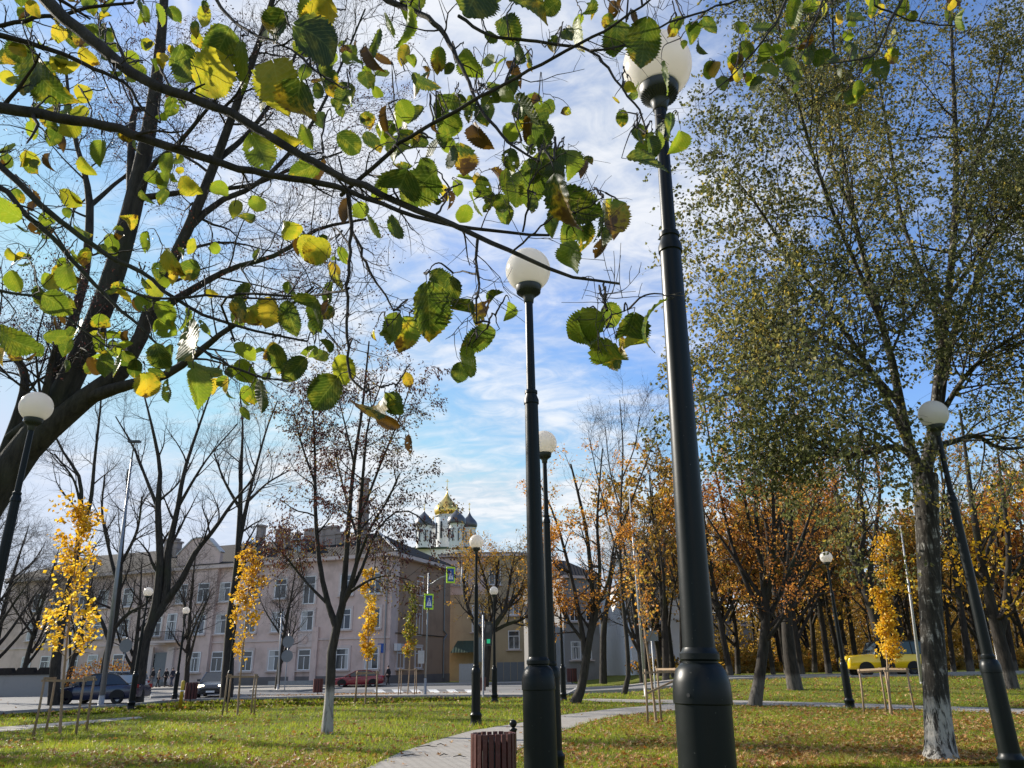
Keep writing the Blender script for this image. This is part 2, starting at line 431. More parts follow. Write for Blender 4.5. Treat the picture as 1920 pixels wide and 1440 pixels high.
def along(P, rng, per, t0=.2, jit=.02):
    Mm, N, _ = P.shape
    idx = np.repeat(np.arange(Mm), per)
    f = np.clip(rng.uniform(t0, 1, len(idx))*(N-1), 0, N-1.001); i = f.astype(int); fr = (f-i)[:, None]
    p = P[idx, i]*(1-fr)+P[idx, i+1]*fr
    return p+rng.normal(0, jit, p.shape), nrm(P[idx, i+1]-P[idx, i])

class MB:
    """boxes, lathes, prisms and tubes collected into one mesh"""
    def __init__(s): s.g = Geo()
    def box(s, c, size, fr=None):
        """centre c, full size, optional 3x3 frame (rows = local axes)"""
        h = np.array(size)/2.
        k = np.array([[x, y, z] for z in (-1, 1) for y in (-1, 1) for x in (-1, 1)])*h
        if fr is not None: k = k @ np.asarray(fr)
        s.g.add(k+np.asarray(c), q=[[0, 2, 3, 1], [4, 5, 7, 6], [0, 1, 5, 4], [2, 6, 7, 3], [0, 4, 6, 2], [1, 3, 7, 5]])
        return s
    def bar(s, a, b, w, h=None):
        a = np.asarray(a, float); b = np.asarray(b, float); d = b-a; L = np.linalg.norm(d); d = d/L
        u = np.array([0, 0, 1.]) if abs(d[2]) < .9 else np.array([0, 1., 0])
        x = nrm(np.cross(d, u)); y = np.cross(x, d)
        return s.box((a+b)/2, (w, h or w, L), [x, y, d])
    def tube(s, pts, r, k=10, cap=True):
        p = np.asarray(pts, float); n = len(p)
        rr = np.full(n, r) if np.isscalar(r) else np.asarray(r, float)
        if cap:
            p = np.vstack([p[:1], p, p[-1:]]); p[0] -= (p[2]-p[1])*1e-4; p[-1] += (p[-2]-p[-3])*1e-4
            rr = np.r_[1e-4, rr, 1e-4]
        v, q = tubes(p[None], rr[None], k); s.g.add(v, q=q); return s
    def lathe(s, prof, k=24, c=(0, 0, 0)):
        """prof: list of (r, z)"""
        pr = np.asarray(prof, float); n = len(pr); a = np.arange(k)*2*math.pi/k
        V = np.stack([pr[:, 0:1]*np.cos(a), pr[:, 0:1]*np.sin(a), np.repeat(pr[:, 1:2], k, 1)], -1)+np.asarray(c, float)
        i = np.arange(n-1)[:, None]*k; j = np.arange(k)[None]; j2 = (np.arange(k)+1)[None] % k
        s.g.add(V.reshape(-1, 3), q=np.stack([i+j, i+j2, i+k+j2, i+k+j], -1).reshape(-1, 4)); return s
    def prism(s, poly, d):
        """planar polygon (m,3) extruded by vector d (convex or fan-safe)"""
        p = np.asarray(poly, float); m = len(p); d = np.asarray(d, float)
        j = np.arange(m); j2 = (j+1) % m
        s.g.add(np.vstack([p, p+d]), q=np.stack([j, j2, j2+m, j+m], 1), t=[[0, i+1, i] for i in range(1, m-1)]+[[m, m+i, m+i+1] for i in range(1, m-1)])
        return s
    def poly(s, p):
        p = np.asarray(p, float); s.g.add(p, t=[[0, i, i+1] for i in range(1, len(p)-1)]); return s
    def build(s, name, mat, parent=None, smooth=False): return s.g.build(name, mat, parent, smooth)

def local(o, parent):
    """o's mesh was made in world space: keep it there under parent (parent unscaled, unrotated)"""
    o.location = -Vector(parent.location); return o

def autosmooth(o, ang=35):
    me = o.data
    me.polygons.foreach_set('use_smooth', np.ones(len(me.polygons), bool))
    try: me.set_sharp_from_angle(angle=R(ang))
    except Exception: pass
    return o

def inpoly(x, y, poly):
    x = np.asarray(x); y = np.asarray(y); ins = np.zeros(x.shape, bool); n = len(poly)
    for i in range(n):
        x1, y1 = poly[i][:2]; x2, y2 = poly[(i+1) % n][:2]
        c = ((y1 > y) != (y2 > y)) & (x < (x2-x1)*(y-y1)/((y2-y1) or 1e-9)+x1)
        ins ^= c
    return ins

def sheet(name, poly, mat, dz, step=None, kind='structure'):
    """a flat or terrain-following sheet over a world polygon"""
    bm = bmesh.new()
    vs = [bm.verts.new((p[0], p[1], 0)) for p in poly]
    bm.faces.new(vs); bmesh.ops.triangulate(bm, faces=bm.faces[:])
    if step:
        for ax in ((1, 0, 0), (0, 1, 0)):
            lo = min(v.co[0 if ax[0] else 1] for v in bm.verts); hi = max(v.co[0 if ax[0] else 1] for v in bm.verts)
            k = lo+step
            while k < hi:
                bmesh.ops.bisect_plane(bm, geom=bm.verts[:]+bm.edges[:]+bm.faces[:], plane_co=(k*ax[0], k*ax[1], 0), plane_no=ax)
                k += step
    for v in bm.verts: v.co.z = float(H(v.co.x, v.co.y))+dz
    bmesh.ops.recalc_face_normals(bm, faces=bm.faces[:])
    if sum(f.normal.z for f in bm.faces) < 0: bmesh.ops.reverse_faces(bm, faces=bm.faces[:])
    me = bpy.data.meshes.new(name); bm.to_mesh(me); bm.free(); me.materials.append(mat)
    o = bpy.data.objects.new(name, me); COL.objects.link(o)
    return tag(o, kind=kind)

# ------------------------------------------------------------------ tree builder
def tree(name, label, cat, limbs, levels, seed, bark_m, leaf=None, twig_m=None, group=None, ground=True, trunk_k=10):
    """limbs: list of (P,R) traced pieces, first is the trunk. levels: dicts for sprout. leaf: list of dicts."""
    rng = np.random.default_rng(seed)
    b = limbs[0][0][0, 0].copy()
    root = thing(name, label, cat, tuple(b), 0, group)
    G = Geo()
    for P, Rr in limbs:
        v, q = tubes(P-b, Rr, trunk_k); G.add(v, q=q)
    G.build('trunk', bark_m, root)
    G2 = Geo(); cur = limbs; stored = []
    for li, lv in enumerate(levels):
        lv = dict(lv); k = lv.pop('k', 4); src = lv.pop('src', None); only = lv.pop('only', None)
        S = cur if src is None else ([limbs]+stored)[src]
        if only is not None: S = S[only:]
        nxt = []
        for P, Rr in S:
            C, RR = sprout(P, Rr, rng, **lv); nxt.append((C, RR))
        if len({c[0].shape[1] for c in nxt}) == 1:
            nxt = [(np.concatenate([c[0] for c in nxt]), np.concatenate([c[1] for c in nxt]))]
        for C, RR in nxt:
            v, q = tubes(C-b, RR, k); G2.add(v, q=q)
        stored.append(nxt); cur = nxt
    if levels: G2.build('branches', twig_m or MT['bark_t'], root)
    for lf in (leaf or []):
        lf = dict(lf); mat = lf.pop('mat'); lv = lf.pop('lv', -1); per = lf.pop('per'); cl = lf.pop('cluster', 1); nm = lf.pop('name', 'crown')
        t0 = lf.pop('t0', .15); jit = lf.pop('jit', .03); keep = lf.pop('keep', 1.0); cj = lf.pop('cj', .08); zb = lf.pop('zb', None)
        g = Geo()
        for P, Rr in stored[lv]:
            p, d = along(P, rng, per, t0, jit)
            if keep < 1:
                # leaves stay in clumps: drop whole regions with a smooth random field
                ph = rng.uniform(0, 6, 9)
                fld = np.sin(p[:, 0]*1.3+ph[0])+np.sin(p[:, 1]*1.1+ph[1])+np.sin(p[:, 2]*1.5+ph[2])+rng.normal(0, .8, len(p))
                m = fld > np.quantile(fld, 1-keep); p, d = p[m], d[m]
            if zb is not None:
                m = rng.uniform(0, 1, len(p)) < np.clip((zb[1]-p[:, 2])/(zb[1]-zb[0]), .05, 1); p, d = p[m], d[m]
            r0 = rng.uniform(0, 1, len(p))
            ph = rng.uniform(0, 6, 3)
            tone = .5+.28*np.sin(p[:, 0]*.9+ph[0])*np.sin(p[:, 2]*.8+ph[1])+.0*r0
            if cl > 1:
                p = np.repeat(p, cl, 0)+rng.normal(0, cj, (len(p)*cl, 3)); d = np.repeat(d, cl, 0); tone = np.repeat(tone, cl)
            rn = np.clip(tone+rng.normal(0, .24, len(p)), 0, 1)
            if len(p): leaf_geo(g, p-b, d, rng=rng, rnd=rn, **lf)
        if g.nv: g.build(nm, mat, root, smooth=False)
    return root
# ------------------------------------------------------------------ ground, paths, roads
def axis(a, b, s0, far):
    inner = list(np.arange(a, b+.01, s0)); g = s0; l, r = [a], [b]
    while r[-1] < far:
        g *= 1.35; l.append(l[-1]-g); r.append(r[-1]+g)
    return np.array(l[:0:-1]+inner+r[1:])
xs = axis(-60, 70, 1.0, 2500); ys = axis(-6, 110, 1.0, 2500)
X, Y = np.meshgrid(xs, ys); nx, ny = len(xs), len(ys)
Z = H(X, Y)
i = np.arange(ny-1)[:, None]*nx+np.arange(nx-1)[None]
g = Geo(); g.add(np.stack([X, Y, Z], -1).reshape(-1, 3), q=np.stack([i, i+1, i+1+nx, i+nx], -1).reshape(-1, 4))
tag(g.build('ground', MT['ground']), kind='structure')

PATH = [gh(*p) for p in [(560, 1490), (690, 1440), (750, 1412), (815, 1390), (883, 1371), (970, 1357), (1040, 1343), (1153, 1329), (1245, 1321), (1330, 1315),
                         (1330, 1326), (1213, 1337), (1160, 1342), (1112, 1352), (1040, 1376), (970, 1407), (930, 1440), (880, 1490)]]
CROSS = [gh(*p) for p in [(1078, 1312), (1120, 1310.5), (1330, 1313), (1500, 1317), (1650, 1321), (1800, 1326), (1960, 1331), (2100, 1334),
                          (2100, 1345), (1960, 1341), (1800, 1335), (1650, 1329.5), (1500, 1325), (1330, 1321), (1120, 1316)]]
LPATH = [gh(*p) for p in [(-300, 1388), (0, 1364), (130, 1354), (262, 1344), (268, 1347), (140, 1360), (0, 1373), (-300, 1402)]]
PLAZA = [gh(*p) for p in [(-500, 1365), (-150, 1349), (100, 1334), (250, 1324), (330, 1316), (400, 1314), (470, 1312), (620, 1309), (800, 1308), (985, 1307.5), (1060, 1306),
                          (1078, 1296), (1088, 1285), (1070, 1279), (900, 1282.5), (735, 1285), (400, 1289.5), (0, 1295), (-500, 1302)]]
sheet('path', PATH, MT['paving'], .012, 1.5)
sheet('cross_path', CROSS, MT['paving'], .016, 1.5)
sheet('left_path', LPATH, MT['paving'], .012)
sheet('street', PLAZA, MT['asphalt'], .012, 3.)
# the road on the right, behind the lawn
RX0, RX1 = 3.0, 140.
def ry0(x): return 46.5+.02*x
def ry1(x): return 53.5+.02*x
ROAD = [(x, ry0(x)) for x in np.linspace(RX0, RX1, 12)]+[(x, ry1(x)) for x in np.linspace(RX1, RX0, 12)]
sheet('road', ROAD, MT['asphalt'], .03, 2.)
WALKWAY = [(x, ry1(x)+.2) for x in np.linspace(RX0, RX1, 12)]+[(x, ry1(x)+2.2) for x in np.linspace(RX1, RX0, 12)]
sheet('sidewalk', WALKWAY, MT['paving'], .10, 2.)
def kerb(name, pts, w=.16, h=.13):
    pts = [np.array([p[0], p[1]]) for p in pts]; mb = MB()
    for a, b in zip(pts[:-1], pts[1:]):
        n = max(1, int(np.linalg.norm(b-a)//3))
        for k in range(n):
            p = a+(b-a)*k/n; q = a+(b-a)*(k+1)/n; q = p+(q-p)*.996
            za, zb = float(H(*p)), float(H(*q))
            mb.bar((*p, za+h/2-.04), (*q, zb+h/2-.04), w, h+.08)
    return tag(mb.build(name, MT['kerb']), kind='structure')
kerb('road_kerb', [(x, ry0(x)-.1) for x in np.linspace(RX0, RX1, 30)])
kerb('far_road_kerb', [(x, ry1(x)+.1) for x in np.linspace(RX0, RX1, 30)])
kerb('street_kerb', PLAZA[:13])
# pale pavements around the street
PAVE1 = [gh(*p) for p in [(480, 1304), (600, 1301), (985, 1300), (1062, 1299), (1060, 1306), (985, 1307), (800, 1307.4), (620, 1308.4), (470, 1311)]]
sheet('pavement', PAVE1, MT['paving'], .03)
PAVE2 = [gh(*p) for p in [(250, 1289.5), (400, 1288), (735, 1284.2), (900, 1282), (1070, 1278.5), (1070, 1281), (900, 1285), (735, 1287.3), (560, 1289.5), (400, 1292), (250, 1295)]]
o = sheet('house_pavement', PAVE2, MT['paving'], .14)
kerb('house_kerb', PAVE2[5:], .2, .16)
ISL = [gh(*p) for p in [(275, 1301), (345, 1296), (395, 1293), (428, 1294), (430, 1298), (400, 1303), (345, 1307), (285, 1310)]]
sheet('traffic_island', ISL, MT['paving'], .12); kerb('island_kerb', ISL+[ISL[0]], .18, .14)
ISL2 = [gh(*p) for p in [(475, 1293), (560, 1291), (640, 1291.5), (600, 1294), (560, 1297.5), (470, 1297)]]
sheet('refuge_island', ISL2, MT['paving'], .12); kerb('refuge_kerb', ISL2+[ISL2[0]], .18, .14)
for k in range(6):
    a = [gh(700+k*34, 1293.5), gh(716+k*34, 1293.2), gh(724+k*34, 1299), (gh(706+k*34, 1299.3))]
    sheet('crossing_stripe', a, MT['white_line'], .022)

# ------------------------------------------------------------------ globe lamps
LG = 'globe lamp posts of the park'
LAMP_PARTS = {}
def lamp_meshes():
    z0 = 0
    base = MB().lathe([(.001, 0), (.17, 0), (.17, .05), (.155, .08), (.15, .22), (.165, .25), (.165, .29), (.135, .33), (.13, .36)], 32)
    low = MB().lathe([(.128, .36), (.125, 1.26), (.125, 1.33), (.131, 1.335), (.131, 1.36), (.128, 1.42), (.112, 1.475), (.09, 1.50), (.082, 1.505), (.082, 1.512), (.090, 1.52), (.090, 1.545), (.080, 1.556), (.074, 1.57)], 40)
    up = MB().lathe([(.074, 1.57), (.058, 3.62), (.058, 3.66), (.066, 3.665), (.066, 3.70), (.052, 3.74), (.050, 3.755), (.056, 3.76), (.056, 3.785), (.040, 3.80), (.036, 4.60), (.036, 4.66)], 32)
    col = MB().lathe([(.037, 4.655), (.044, 4.66), (.048, 4.70), (.066, 4.735), (.105, 4.765), (.118, 4.80), (.121, 4.835), (.112, 4.84)], 32)
    # fine ribs round the grey collar
    for k in range(36):
        a = k*math.pi/18
        col.bar((.060*math.cos(a), .060*math.sin(a), 4.725), (.112*math.cos(a), .112*math.sin(a), 4.768), .006)
    a = np.linspace(-.86*math.pi/2, math.pi/2, 28)
    gl = MB().lathe([(.212*math.cos(t)+1e-4, 5.0+.212*math.sin(t)) for t in a], 48)
    door = MB()
    for s in (0, 1):
        door.lathe([(.001, 0), (.008, 0), (.008, .006), (.001, .006)], 12, (0, 0, 0))
    return base, low, up, col, gl
def make_lamp(label, base, top=None):
    r = thing('globe_lamp', label, 'street lamp', tuple(base), 0, LG)
    b, l, u, c, gl = lamp_meshes()
    autosmooth(b.build('base', MT['pole'], r)); autosmooth(l.build('lower_post', MT['pole'], r)); autosmooth(u.build('pole', MT['pole'], r))
    autosmooth(c.build('collar', MT['collar'], r), 50); gl.build('globe', MT['globe'], r, True)
    return r
LSPEC = [
    ((1232, 124), (1313, 1250), 'largest globe lamp, its thick black post right of centre, leaves in front of its globe'),
    ((990, 507), None, 'tall globe lamp just left of the thickest post, a leafy branch tip crossing its globe'),
    ((1020, 831), None, 'globe lamp whose post is half hidden right behind the centre post'),
    ((893, 1016), None, 'globe lamp standing by the paver path, left of the slatted bin top'),
    ((926, 1108), None, 'globe lamp beside the yellow house, standing at the edge of the street pavement'),
    ((68, 763), None, 'globe lamp in front of the thick leaning trunk at the left edge'),
    ((278, 1110), None, 'globe lamp in front of the forked trunk beside the dark blue car'),
    ((349, 1145), None, 'globe lamp next to the dark car with its headlight on'),
    ((446, 1129), None, 'globe lamp half hidden behind the amber sapling and the pollarded trunk'),
    ((1750, 777), None, 'globe lamp with leaf shadows on its globe, right of the birch trunk'),
    ((1549, 1045), None, 'globe lamp on the right lawn, left of the yellow car'),
    ((1035, 1125), 'b', 'globe lamp among the rust coloured rowan leaves, farther of the two behind the centre posts'),
    ((1047, 1118), 'b', 'globe lamp among the rust coloured rowan leaves, nearer of the two behind the centre posts'),
]
LAMPS = []
proto = None
for k, (tp, md, lab) in enumerate(LSPEC):
    p = atz(tp[0], tp[1], 5.0)
    if md == 'b':
        q = gh(1043, 1306) if '1035' == str(tp[0]) else gh(1057, 1314); p = np.array([q[0], q[1], 5])
    zb = float(H(p[0], p[1]))
    if zb > .02: p = atz(tp[0], tp[1], 5.0+zb); 
    base = np.array([p[0], p[1], zb])
    if proto is None:
        o = proto = make_lamp(lab, base)
    else:
        o = dup(proto, tuple(base), k*.7, 1., lab, LG)
    if isinstance(md, tuple):
        # the nearest post stands a little out of plumb
        q = at(md[0], md[1], p[1]-.02); ax = nrm(p-q); b0 = q-ax*(q[2]/ax[2])
        o.location = b0; o.rotation_euler = Vector((0, 0, 1)).rotation_difference(Vector(ax)).to_euler()
    LAMPS.append(o)

# small fixing hole with a screw on the nearest post, and a service door on it
o = LAMPS[0]
for k, (a_, z_) in enumerate([(R(-130), 1.37), (R(10), 1.37), (R(110), 1.37)]):
    MB().tube([(.128*math.cos(a_), .128*math.sin(a_), z_), (.133*math.cos(a_), .133*math.sin(a_), z_)], .0085, 12).build('screw', MT['liner'], o)
# ------------------------------------------------------------------ litter bins, bollard, small street things
def slat_bin(label, loc, rad=.24, z0=.18, z1=.95, n=20, group='slatted litter bins'):
    r = thing('litter_bin', label, 'bin', tuple(loc), 0, group)
    for k in range(n):
        a = 2*math.pi*k/n+.08; c, s = math.cos(a), math.sin(a)
        mb = MB(); fr = [[-s, c, 0], [c, s, 0], [0, 0, 1]]
        mb.box((rad*c, rad*s, (z0+z1)/2+random.uniform(-.004, .004)), (2*math.pi*rad/n*.74, .022, z1-z0), fr)
        mb.build('slat', MT['maroon'], r)
    MB().lathe([(.001, z0+.02), (rad-.03, z0+.02), (rad-.02, z1-.05), (rad-.03, z1-.05), (rad-.04, z0+.04), (.001, z0+.04)], 28).build('liner', MT['liner'], r, True)
    hp = MB()
    for z in (z0+.1, z1-.12): hp.lathe([(rad-.012, z), (rad-.012, z+.03), (rad-.018, z+.03), (rad-.018, z), (rad-.012, z)], 28)
    hp.build('hoop', MT['blackmetal'], r)
    MB().lathe([(.001, 0), (.11, 0), (.11, .012), (.03, .02), (.03, z0+.02)], 18).build('stand', MT['blackmetal'], r)
    return r
def z_of(px, py, Y): return at(px, py, Y)[2]
bp = at(925, 1372, 7.9); bz = bp[2]
slat_bin('round maroon slatted bin standing by the near black lamp post and the paver path', (bp[0], 7.9, 0), .205, .16, bz-.01, 22)
slat_bin('maroon slatted bin at the far lawn edge left of the white painted trunk', gh(595, 1303), .30, .15, .98, 12)
slat_bin('maroon slatted bin in front of the dark car with its headlight on', gh(356, 1316.5), .30, .15, .98, 12)
slat_bin('reddish slatted bin far off beside the curved rowan trunk', gh(1073, 1283)+np.array([0, -20, 0])*0, .42, .2, 1.3, 12)
bo = thing('ball_bollard', 'small black bollard with a ball top behind the slatted bin', 'bollard', (at(962, 1350, 15.)[0], 15., 0))
zt = z_of(962, 1348, 15.)
MB().lathe([(.001, 0), (.085, 0), (.085, .05), (.06, .08), (.058, zt-.20), (.072, zt-.19), (.072, zt-.165), (.035, zt-.15), (.035, zt-.135)], 20).build('post', MT['pole'], bo, True)
a = np.linspace(-1.2, math.pi/2, 12)
MB().lathe([(.068*math.cos(t)+1e-4, zt-.075+.068*math.sin(t)) for t in a], 20).build('ball', MT['pole'], bo, True)
p = gh(333, 1331); hy = thing('marker_post', 'short yellow metal post on the grass left of the slatted bin by the dark car', 'post', tuple(gh(337, 1330)))
MB().lathe([(.001, 0), (.075, 0), (.075, 1.12), (.06, 1.15), (.001, 1.17)], 14).build('post', MT['hydrant'], hy, True)
MB().lathe([(.079, .72), (.079, .77)], 14).build('band', MT['signwhite'], hy, True)
bb = thing('litter_bin', 'small dark slatted bin fixed to a post beside the path lamp', 'bin', tuple(gh(905, 1306)))
MB().lathe([(.001, .30), (.17, .30), (.19, .98), (.17, .98), (.15, .34), (.001, .34)], 14).build('bucket', MT['maroon'], bb)
MB().lathe([(.001, 0), (.03, 0), (.03, .34)], 8).build('leg', MT['blackmetal'], bb)

# stakes round the young maples
def stake_frame(label, loc, h=1.45, w=.85, rz=0., group='stake frames round the young trees', broken=False):
    r = thing('stake_frame', label, 'tree stakes', tuple(loc), rz, group)
    P = [(-w/2, -w/2), (w/2, -w/2), (w/2, w/2), (-w/2, w/2)]
    if broken: P = P[:3]
    T = []
    for k, (x, y) in enumerate(P):
        tx, ty = x*(1+random.uniform(-.06, .06)), y*(1+random.uniform(-.06, .06)); T.append((tx, ty, h+random.uniform(-.03, .03)))
        MB().tube([(x*1.05, y*1.05, -.05), ((x+tx)/2, (y+ty)/2, h/2), T[-1]], [.033, .03, .028], 9).build('stake', MT['stake'], r, True)
    n = len(T)
    for k in range(n if not broken else n-1):
        a, b = np.array(T[k]), np.array(T[(k+1) % n]); d = nrm(b-a)
        z = -.035 if k % 2 else -.095
        MB().bar(a-d*.07+[0, 0, z], b+d*.07+[0, 0, z], .022, .055).build('rail', MT['stake'], r)
    if broken:
        MB().bar((-w/2, -w/2, h*.55), (w/2, -w/2, h*.78), .022, .05).build('rail', MT['stake'], r)
    return r
YG = []
for (px, py, lab, rz, h, br) in [
    (113, 1384, 'weathered stake frame round the yellow sapling in front of the dark blue car', .25, 1.42, False),
    (447, 1347, 'stake frame round the amber sapling left of the white painted trunk', .2, 1.42, False),
    (686, 1326, 'stake frame in front of the red car', .15, 1.42, False),
    (764, 1309, 'stake frame round the greenish sapling near the crossing sign', .0, 1.55, False),
    (1228, 1362, 'leaning stake frame partly hidden by the thickest lamp post', .35, 1.40, True),
    (1668, 1345, 'stake frame round the bright yellow sapling in front of the yellow car', .45, 1.30, False)]:
    q = gh(px, py-6); YG.append(q); stake_frame(lab, q, h, .95, rz, broken=br)

# ------------------------------------------------------------------ tall grey poles
def mast(label, base, top, r0, r1, mat, head=None, name='light_mast'):
    base = np.array(base, float); r = thing(name, label, 'street light' if head is not None else 'pole', tuple(base)); top = np.array(top)-base
    MB().lathe([(r0*1.9, 0), (r0*1.9, .03), (r0*1.05, .05), (r0*1.05, .5), (r0, .52)], 14).build('foot', mat, r, True)
    MB().tube([(0, 0, .5), top*.5, top], [r0, (r0+r1)/2, r1], 12).build('pole', mat, r, True)
    if head is not None:
        h = np.array(head)-base
        MB().tube([top, top*.15+h*.85+[0, 0, .12], h], r1*.75, 8).build('arm', mat, r, True)
        MB().box(h+[0, 0, 0], (.62, .24, .10)).build('light_head', MT['collar'], r)
    return r
b = gh(188, 1326); Yb = b[1]
mast('tall grey tapered street light mast left of the forked trunk', b, at(247, 862, Yb), .13, .05, MT['steel'], at(252, 828, Yb-.4))
b = gh(797, 1303); SG = b
b2 = gh(918, 1306)
mast('thin pale pole at the park edge right of the thick centre lamp', gh(1211, 1306), at(1180, 925, gh(1211, 1306)[1]), .07, .035, MT['palegrey'], name='slim_pole')
mast('white leaning slim pole behind the bright yellow sapling', gh(1732, 1300), at(1688, 985, gh(1732, 1300)[1]), .085, .03, MT['palegrey'], name='slim_pole')
mast('short pale pole right of the lamp beside the birch', gh(1882, 1296), at(1862, 1190, gh(1882, 1296)[1]), .07, .05, MT['palegrey'], name='slim_pole')

# crossing signs and signal
def cross_sign(name, label, c, w, h, face, parent_pole=None):
    """c centre, face: unit vector the sign faces"""
    n = nrm(np.array(face, float)); x = nrm(np.cross([0, 0, 1.], n)); y = np.array([0, 0, 1.]); fr = [x, y, n]
    r = thing(name, label, 'road sign', tuple(c))
    MB().box((0, 0, 0), (w, h, .05), fr).build('border', MT['lime'], r)
    MB().box(n*.03, (w*.72, h*.78, .016), fr).build('blue_panel', MT['signblue'], r)
    def P(a, b): return x*a*w+y*b*h+n*.040
    MB().prism([P(-.29, -.28), P(.29, -.28), P(0, .30)], n*.004).build('white_triangle', MT['signwhite'], r)
    mb = MB(); e = n*.006
    def Q(a, b): return P(a, b)+e
    def seg(a, b, t):
        a = np.array(a); b = np.array(b); d = b-a; d2 = np.array([-d[1], d[0]*.72]); d2 = d2/np.linalg.norm(d2)*t
        mb.prism([Q(*(a-d2)), Q(*(b-d2)), Q(*(b+d2)), Q(*(a+d2))], n*.003)
    seg((0, .08), (0, -.08), .028); seg((0, -.07), (-.09, -.24), .02); seg((0, -.07), (.08, -.24), .02); seg((0, .05), (-.08, -.04), .016); seg((0, .05), (.08, -.02), .016)
    for k in range(8):
        a = k*math.pi/4; a2 = a+math.pi/4
        mb.prism([Q(0, .13), Q(.036*math.cos(a), .13+.026*math.sin(a)), Q(.036*math.cos(a2), .13+.026*math.sin(a2))], n*.003)
    mb.build('walking_figure', MT['signblue'], r)
    return r
Ys = SG[1]
r = thing('sign_gantry', 'grey pole with a long arm carrying the upper crossing sign and a white box', 'sign pole', tuple(SG))
tp = at(804, 1074, Ys)-SG
MB().lathe([(.13, 0), (.13, .04), (.085, .06), (.085, .9), (.07, .95)], 12).build('foot', MT['steel'], r, True)
MB().tube([(0, 0, .9), tp*.5, tp], .055, 10).build('pole', MT['steel'], r, True)
MB().tube([at(804, 1098, Ys)-SG, at(826, 1083, Ys)-SG, at(843, 1078, Ys)-SG, at(868, 1082, Ys)-SG], .035, 8).build('arm', MT['steel'], r, True)
MB().tube([at(866, 1063, Ys)-SG, at(865, 1103, Ys)-SG], .04, 8).build('end_rod', MT['palegrey'], r, True)
MB().box(at(790, 1232, Ys)-SG+[0, -.05, 0], (.38, .22, .75)).build('control_box', MT['palegrey'], r)
cross_sign('crossing_sign', 'upper blue crossing sign with a lime border hanging from the gantry arm', at(845, 1078, Ys-.25), .56, 1.0, (.45, -1, 0))
cross_sign('crossing_sign', 'lower lime bordered crossing sign on the gantry pole, partly covered by twigs', at(804, 1128, Ys-.25), .62, .95, (0.6, -1, 0))
r = thing('signal_post', 'pale post with a pedestrian signal box beside the yellow house', 'traffic light', tuple(gh(906, 1308))); b = gh(906, 1308)
MB().lathe([(.07, 0), (.06, .05), (.05, .6), (.05, 4.2), (.001, 4.22)], 12).build('pole', MT['palegrey'], r, True)
MB().box(at(900, 1218, b[1]-.1)-b, (.22, .12, 1.25)).build('grey_plate', MT['signback'], r)
c = at(916, 1188, b[1])-b
MB().box(c, (.36, .26, 1.25)).build('signal_box', MT['collar'], r)
MB().box(c+[.0, -.135, -.4], (.18, .012, .22)).build('green_light', MT['green_on'], r)
MB().box(c+[.0, -.135, .25], (.24, .012, .4)).build('dark_lens', MT['carglass'], r)
def plain_sign(label, base, h, discs, mat=MT['signback']):
    r = thing('road_sign', label, 'road sign', tuple(base))
    MB().lathe([(.04, 0), (.04, h), (.001, h+.01)], 10).build('pole', MT['steel'], r, True)
    for (z, rad) in discs:
        n = 20; a = np.arange(n)*2*math.pi/n
        MB().prism(np.stack([rad*np.cos(a), np.full(n, -.05), z+rad*np.sin(a)], 1), (0, -.02, 0)).build('sign_disc', mat, r)
    return r
plain_sign('grey backs of two round signs on one pole by the pink house', gh(533, 1297), 4.2, [(3.6, .45), (2.55, .45)])
plain_sign('grey back of a round sign left of the forked trunk', gh(222, 1304)+np.array([0, 0, 0]), 4.0, [(3.4, .48)])
mast('slim grey pole beside the two round signs in front of the pink house', gh(520, 1296), at(528, 1150, gh(520, 1296)[1]), .07, .05, MT['palegrey'], name='slim_pole')
r = thing('road_sign', 'small pale rectangular sign on a post near the white house', 'road sign', tuple(gh(1229, 1296)-np.array([0, 0, 0])))
MB().lathe([(.04, 0), (.04, 3.3), (.001, 3.31)], 10).build('pole', MT['palegrey'], r, True)
MB().box((0, -.06, 2.9), (.75, .03, .55)).build('sign_plate', MT['signback'], r)

# ------------------------------------------------------------------ buildings
FX = np.array([-.94, .34]); FX = FX/np.linalg.norm(FX)      # along the pink facade, to the left
FN = np.array([-FX[1], FX[0]])*1.0
if FN[1] > 0: FN = -FN                                        # outward, towards the camera
CORN = np.array([-12.9, 80.8]); HE = 13.0
def fpt(s, z, out=0.): q = CORN+FX*s+FN*out; return np.array([q[0], q[1], z])
FRA = [[FX[0], FX[1], 0], [FN[0], FN[1], 0], [0, 0, 1]]
def s_of(px):
    d = ray(px, 1180); k = np.linalg.solve(np.array([[d[0], -FX[0]], [d[1], -FX[1]]]), CORN); return k[1]
GX, GN = -FN, -FX                                              # the end wall: along GX, outward GN
GRA = [[GX[0], GX[1], 0], [GN[0], GN[1], 0], [0, 0, 1]]
def gpt(s, z, out=0.): q = CORN+GX*s+GN*out; return np.array([q[0], q[1], z])
def fbox(mb, s, z, w, h, d, out): mb.box(fpt(s, z, out), (w, d, h), FRA)
def gbox(mb, s, z, w, h, d, out): mb.box(gpt(s, z, out), (w, d, h), GRA)
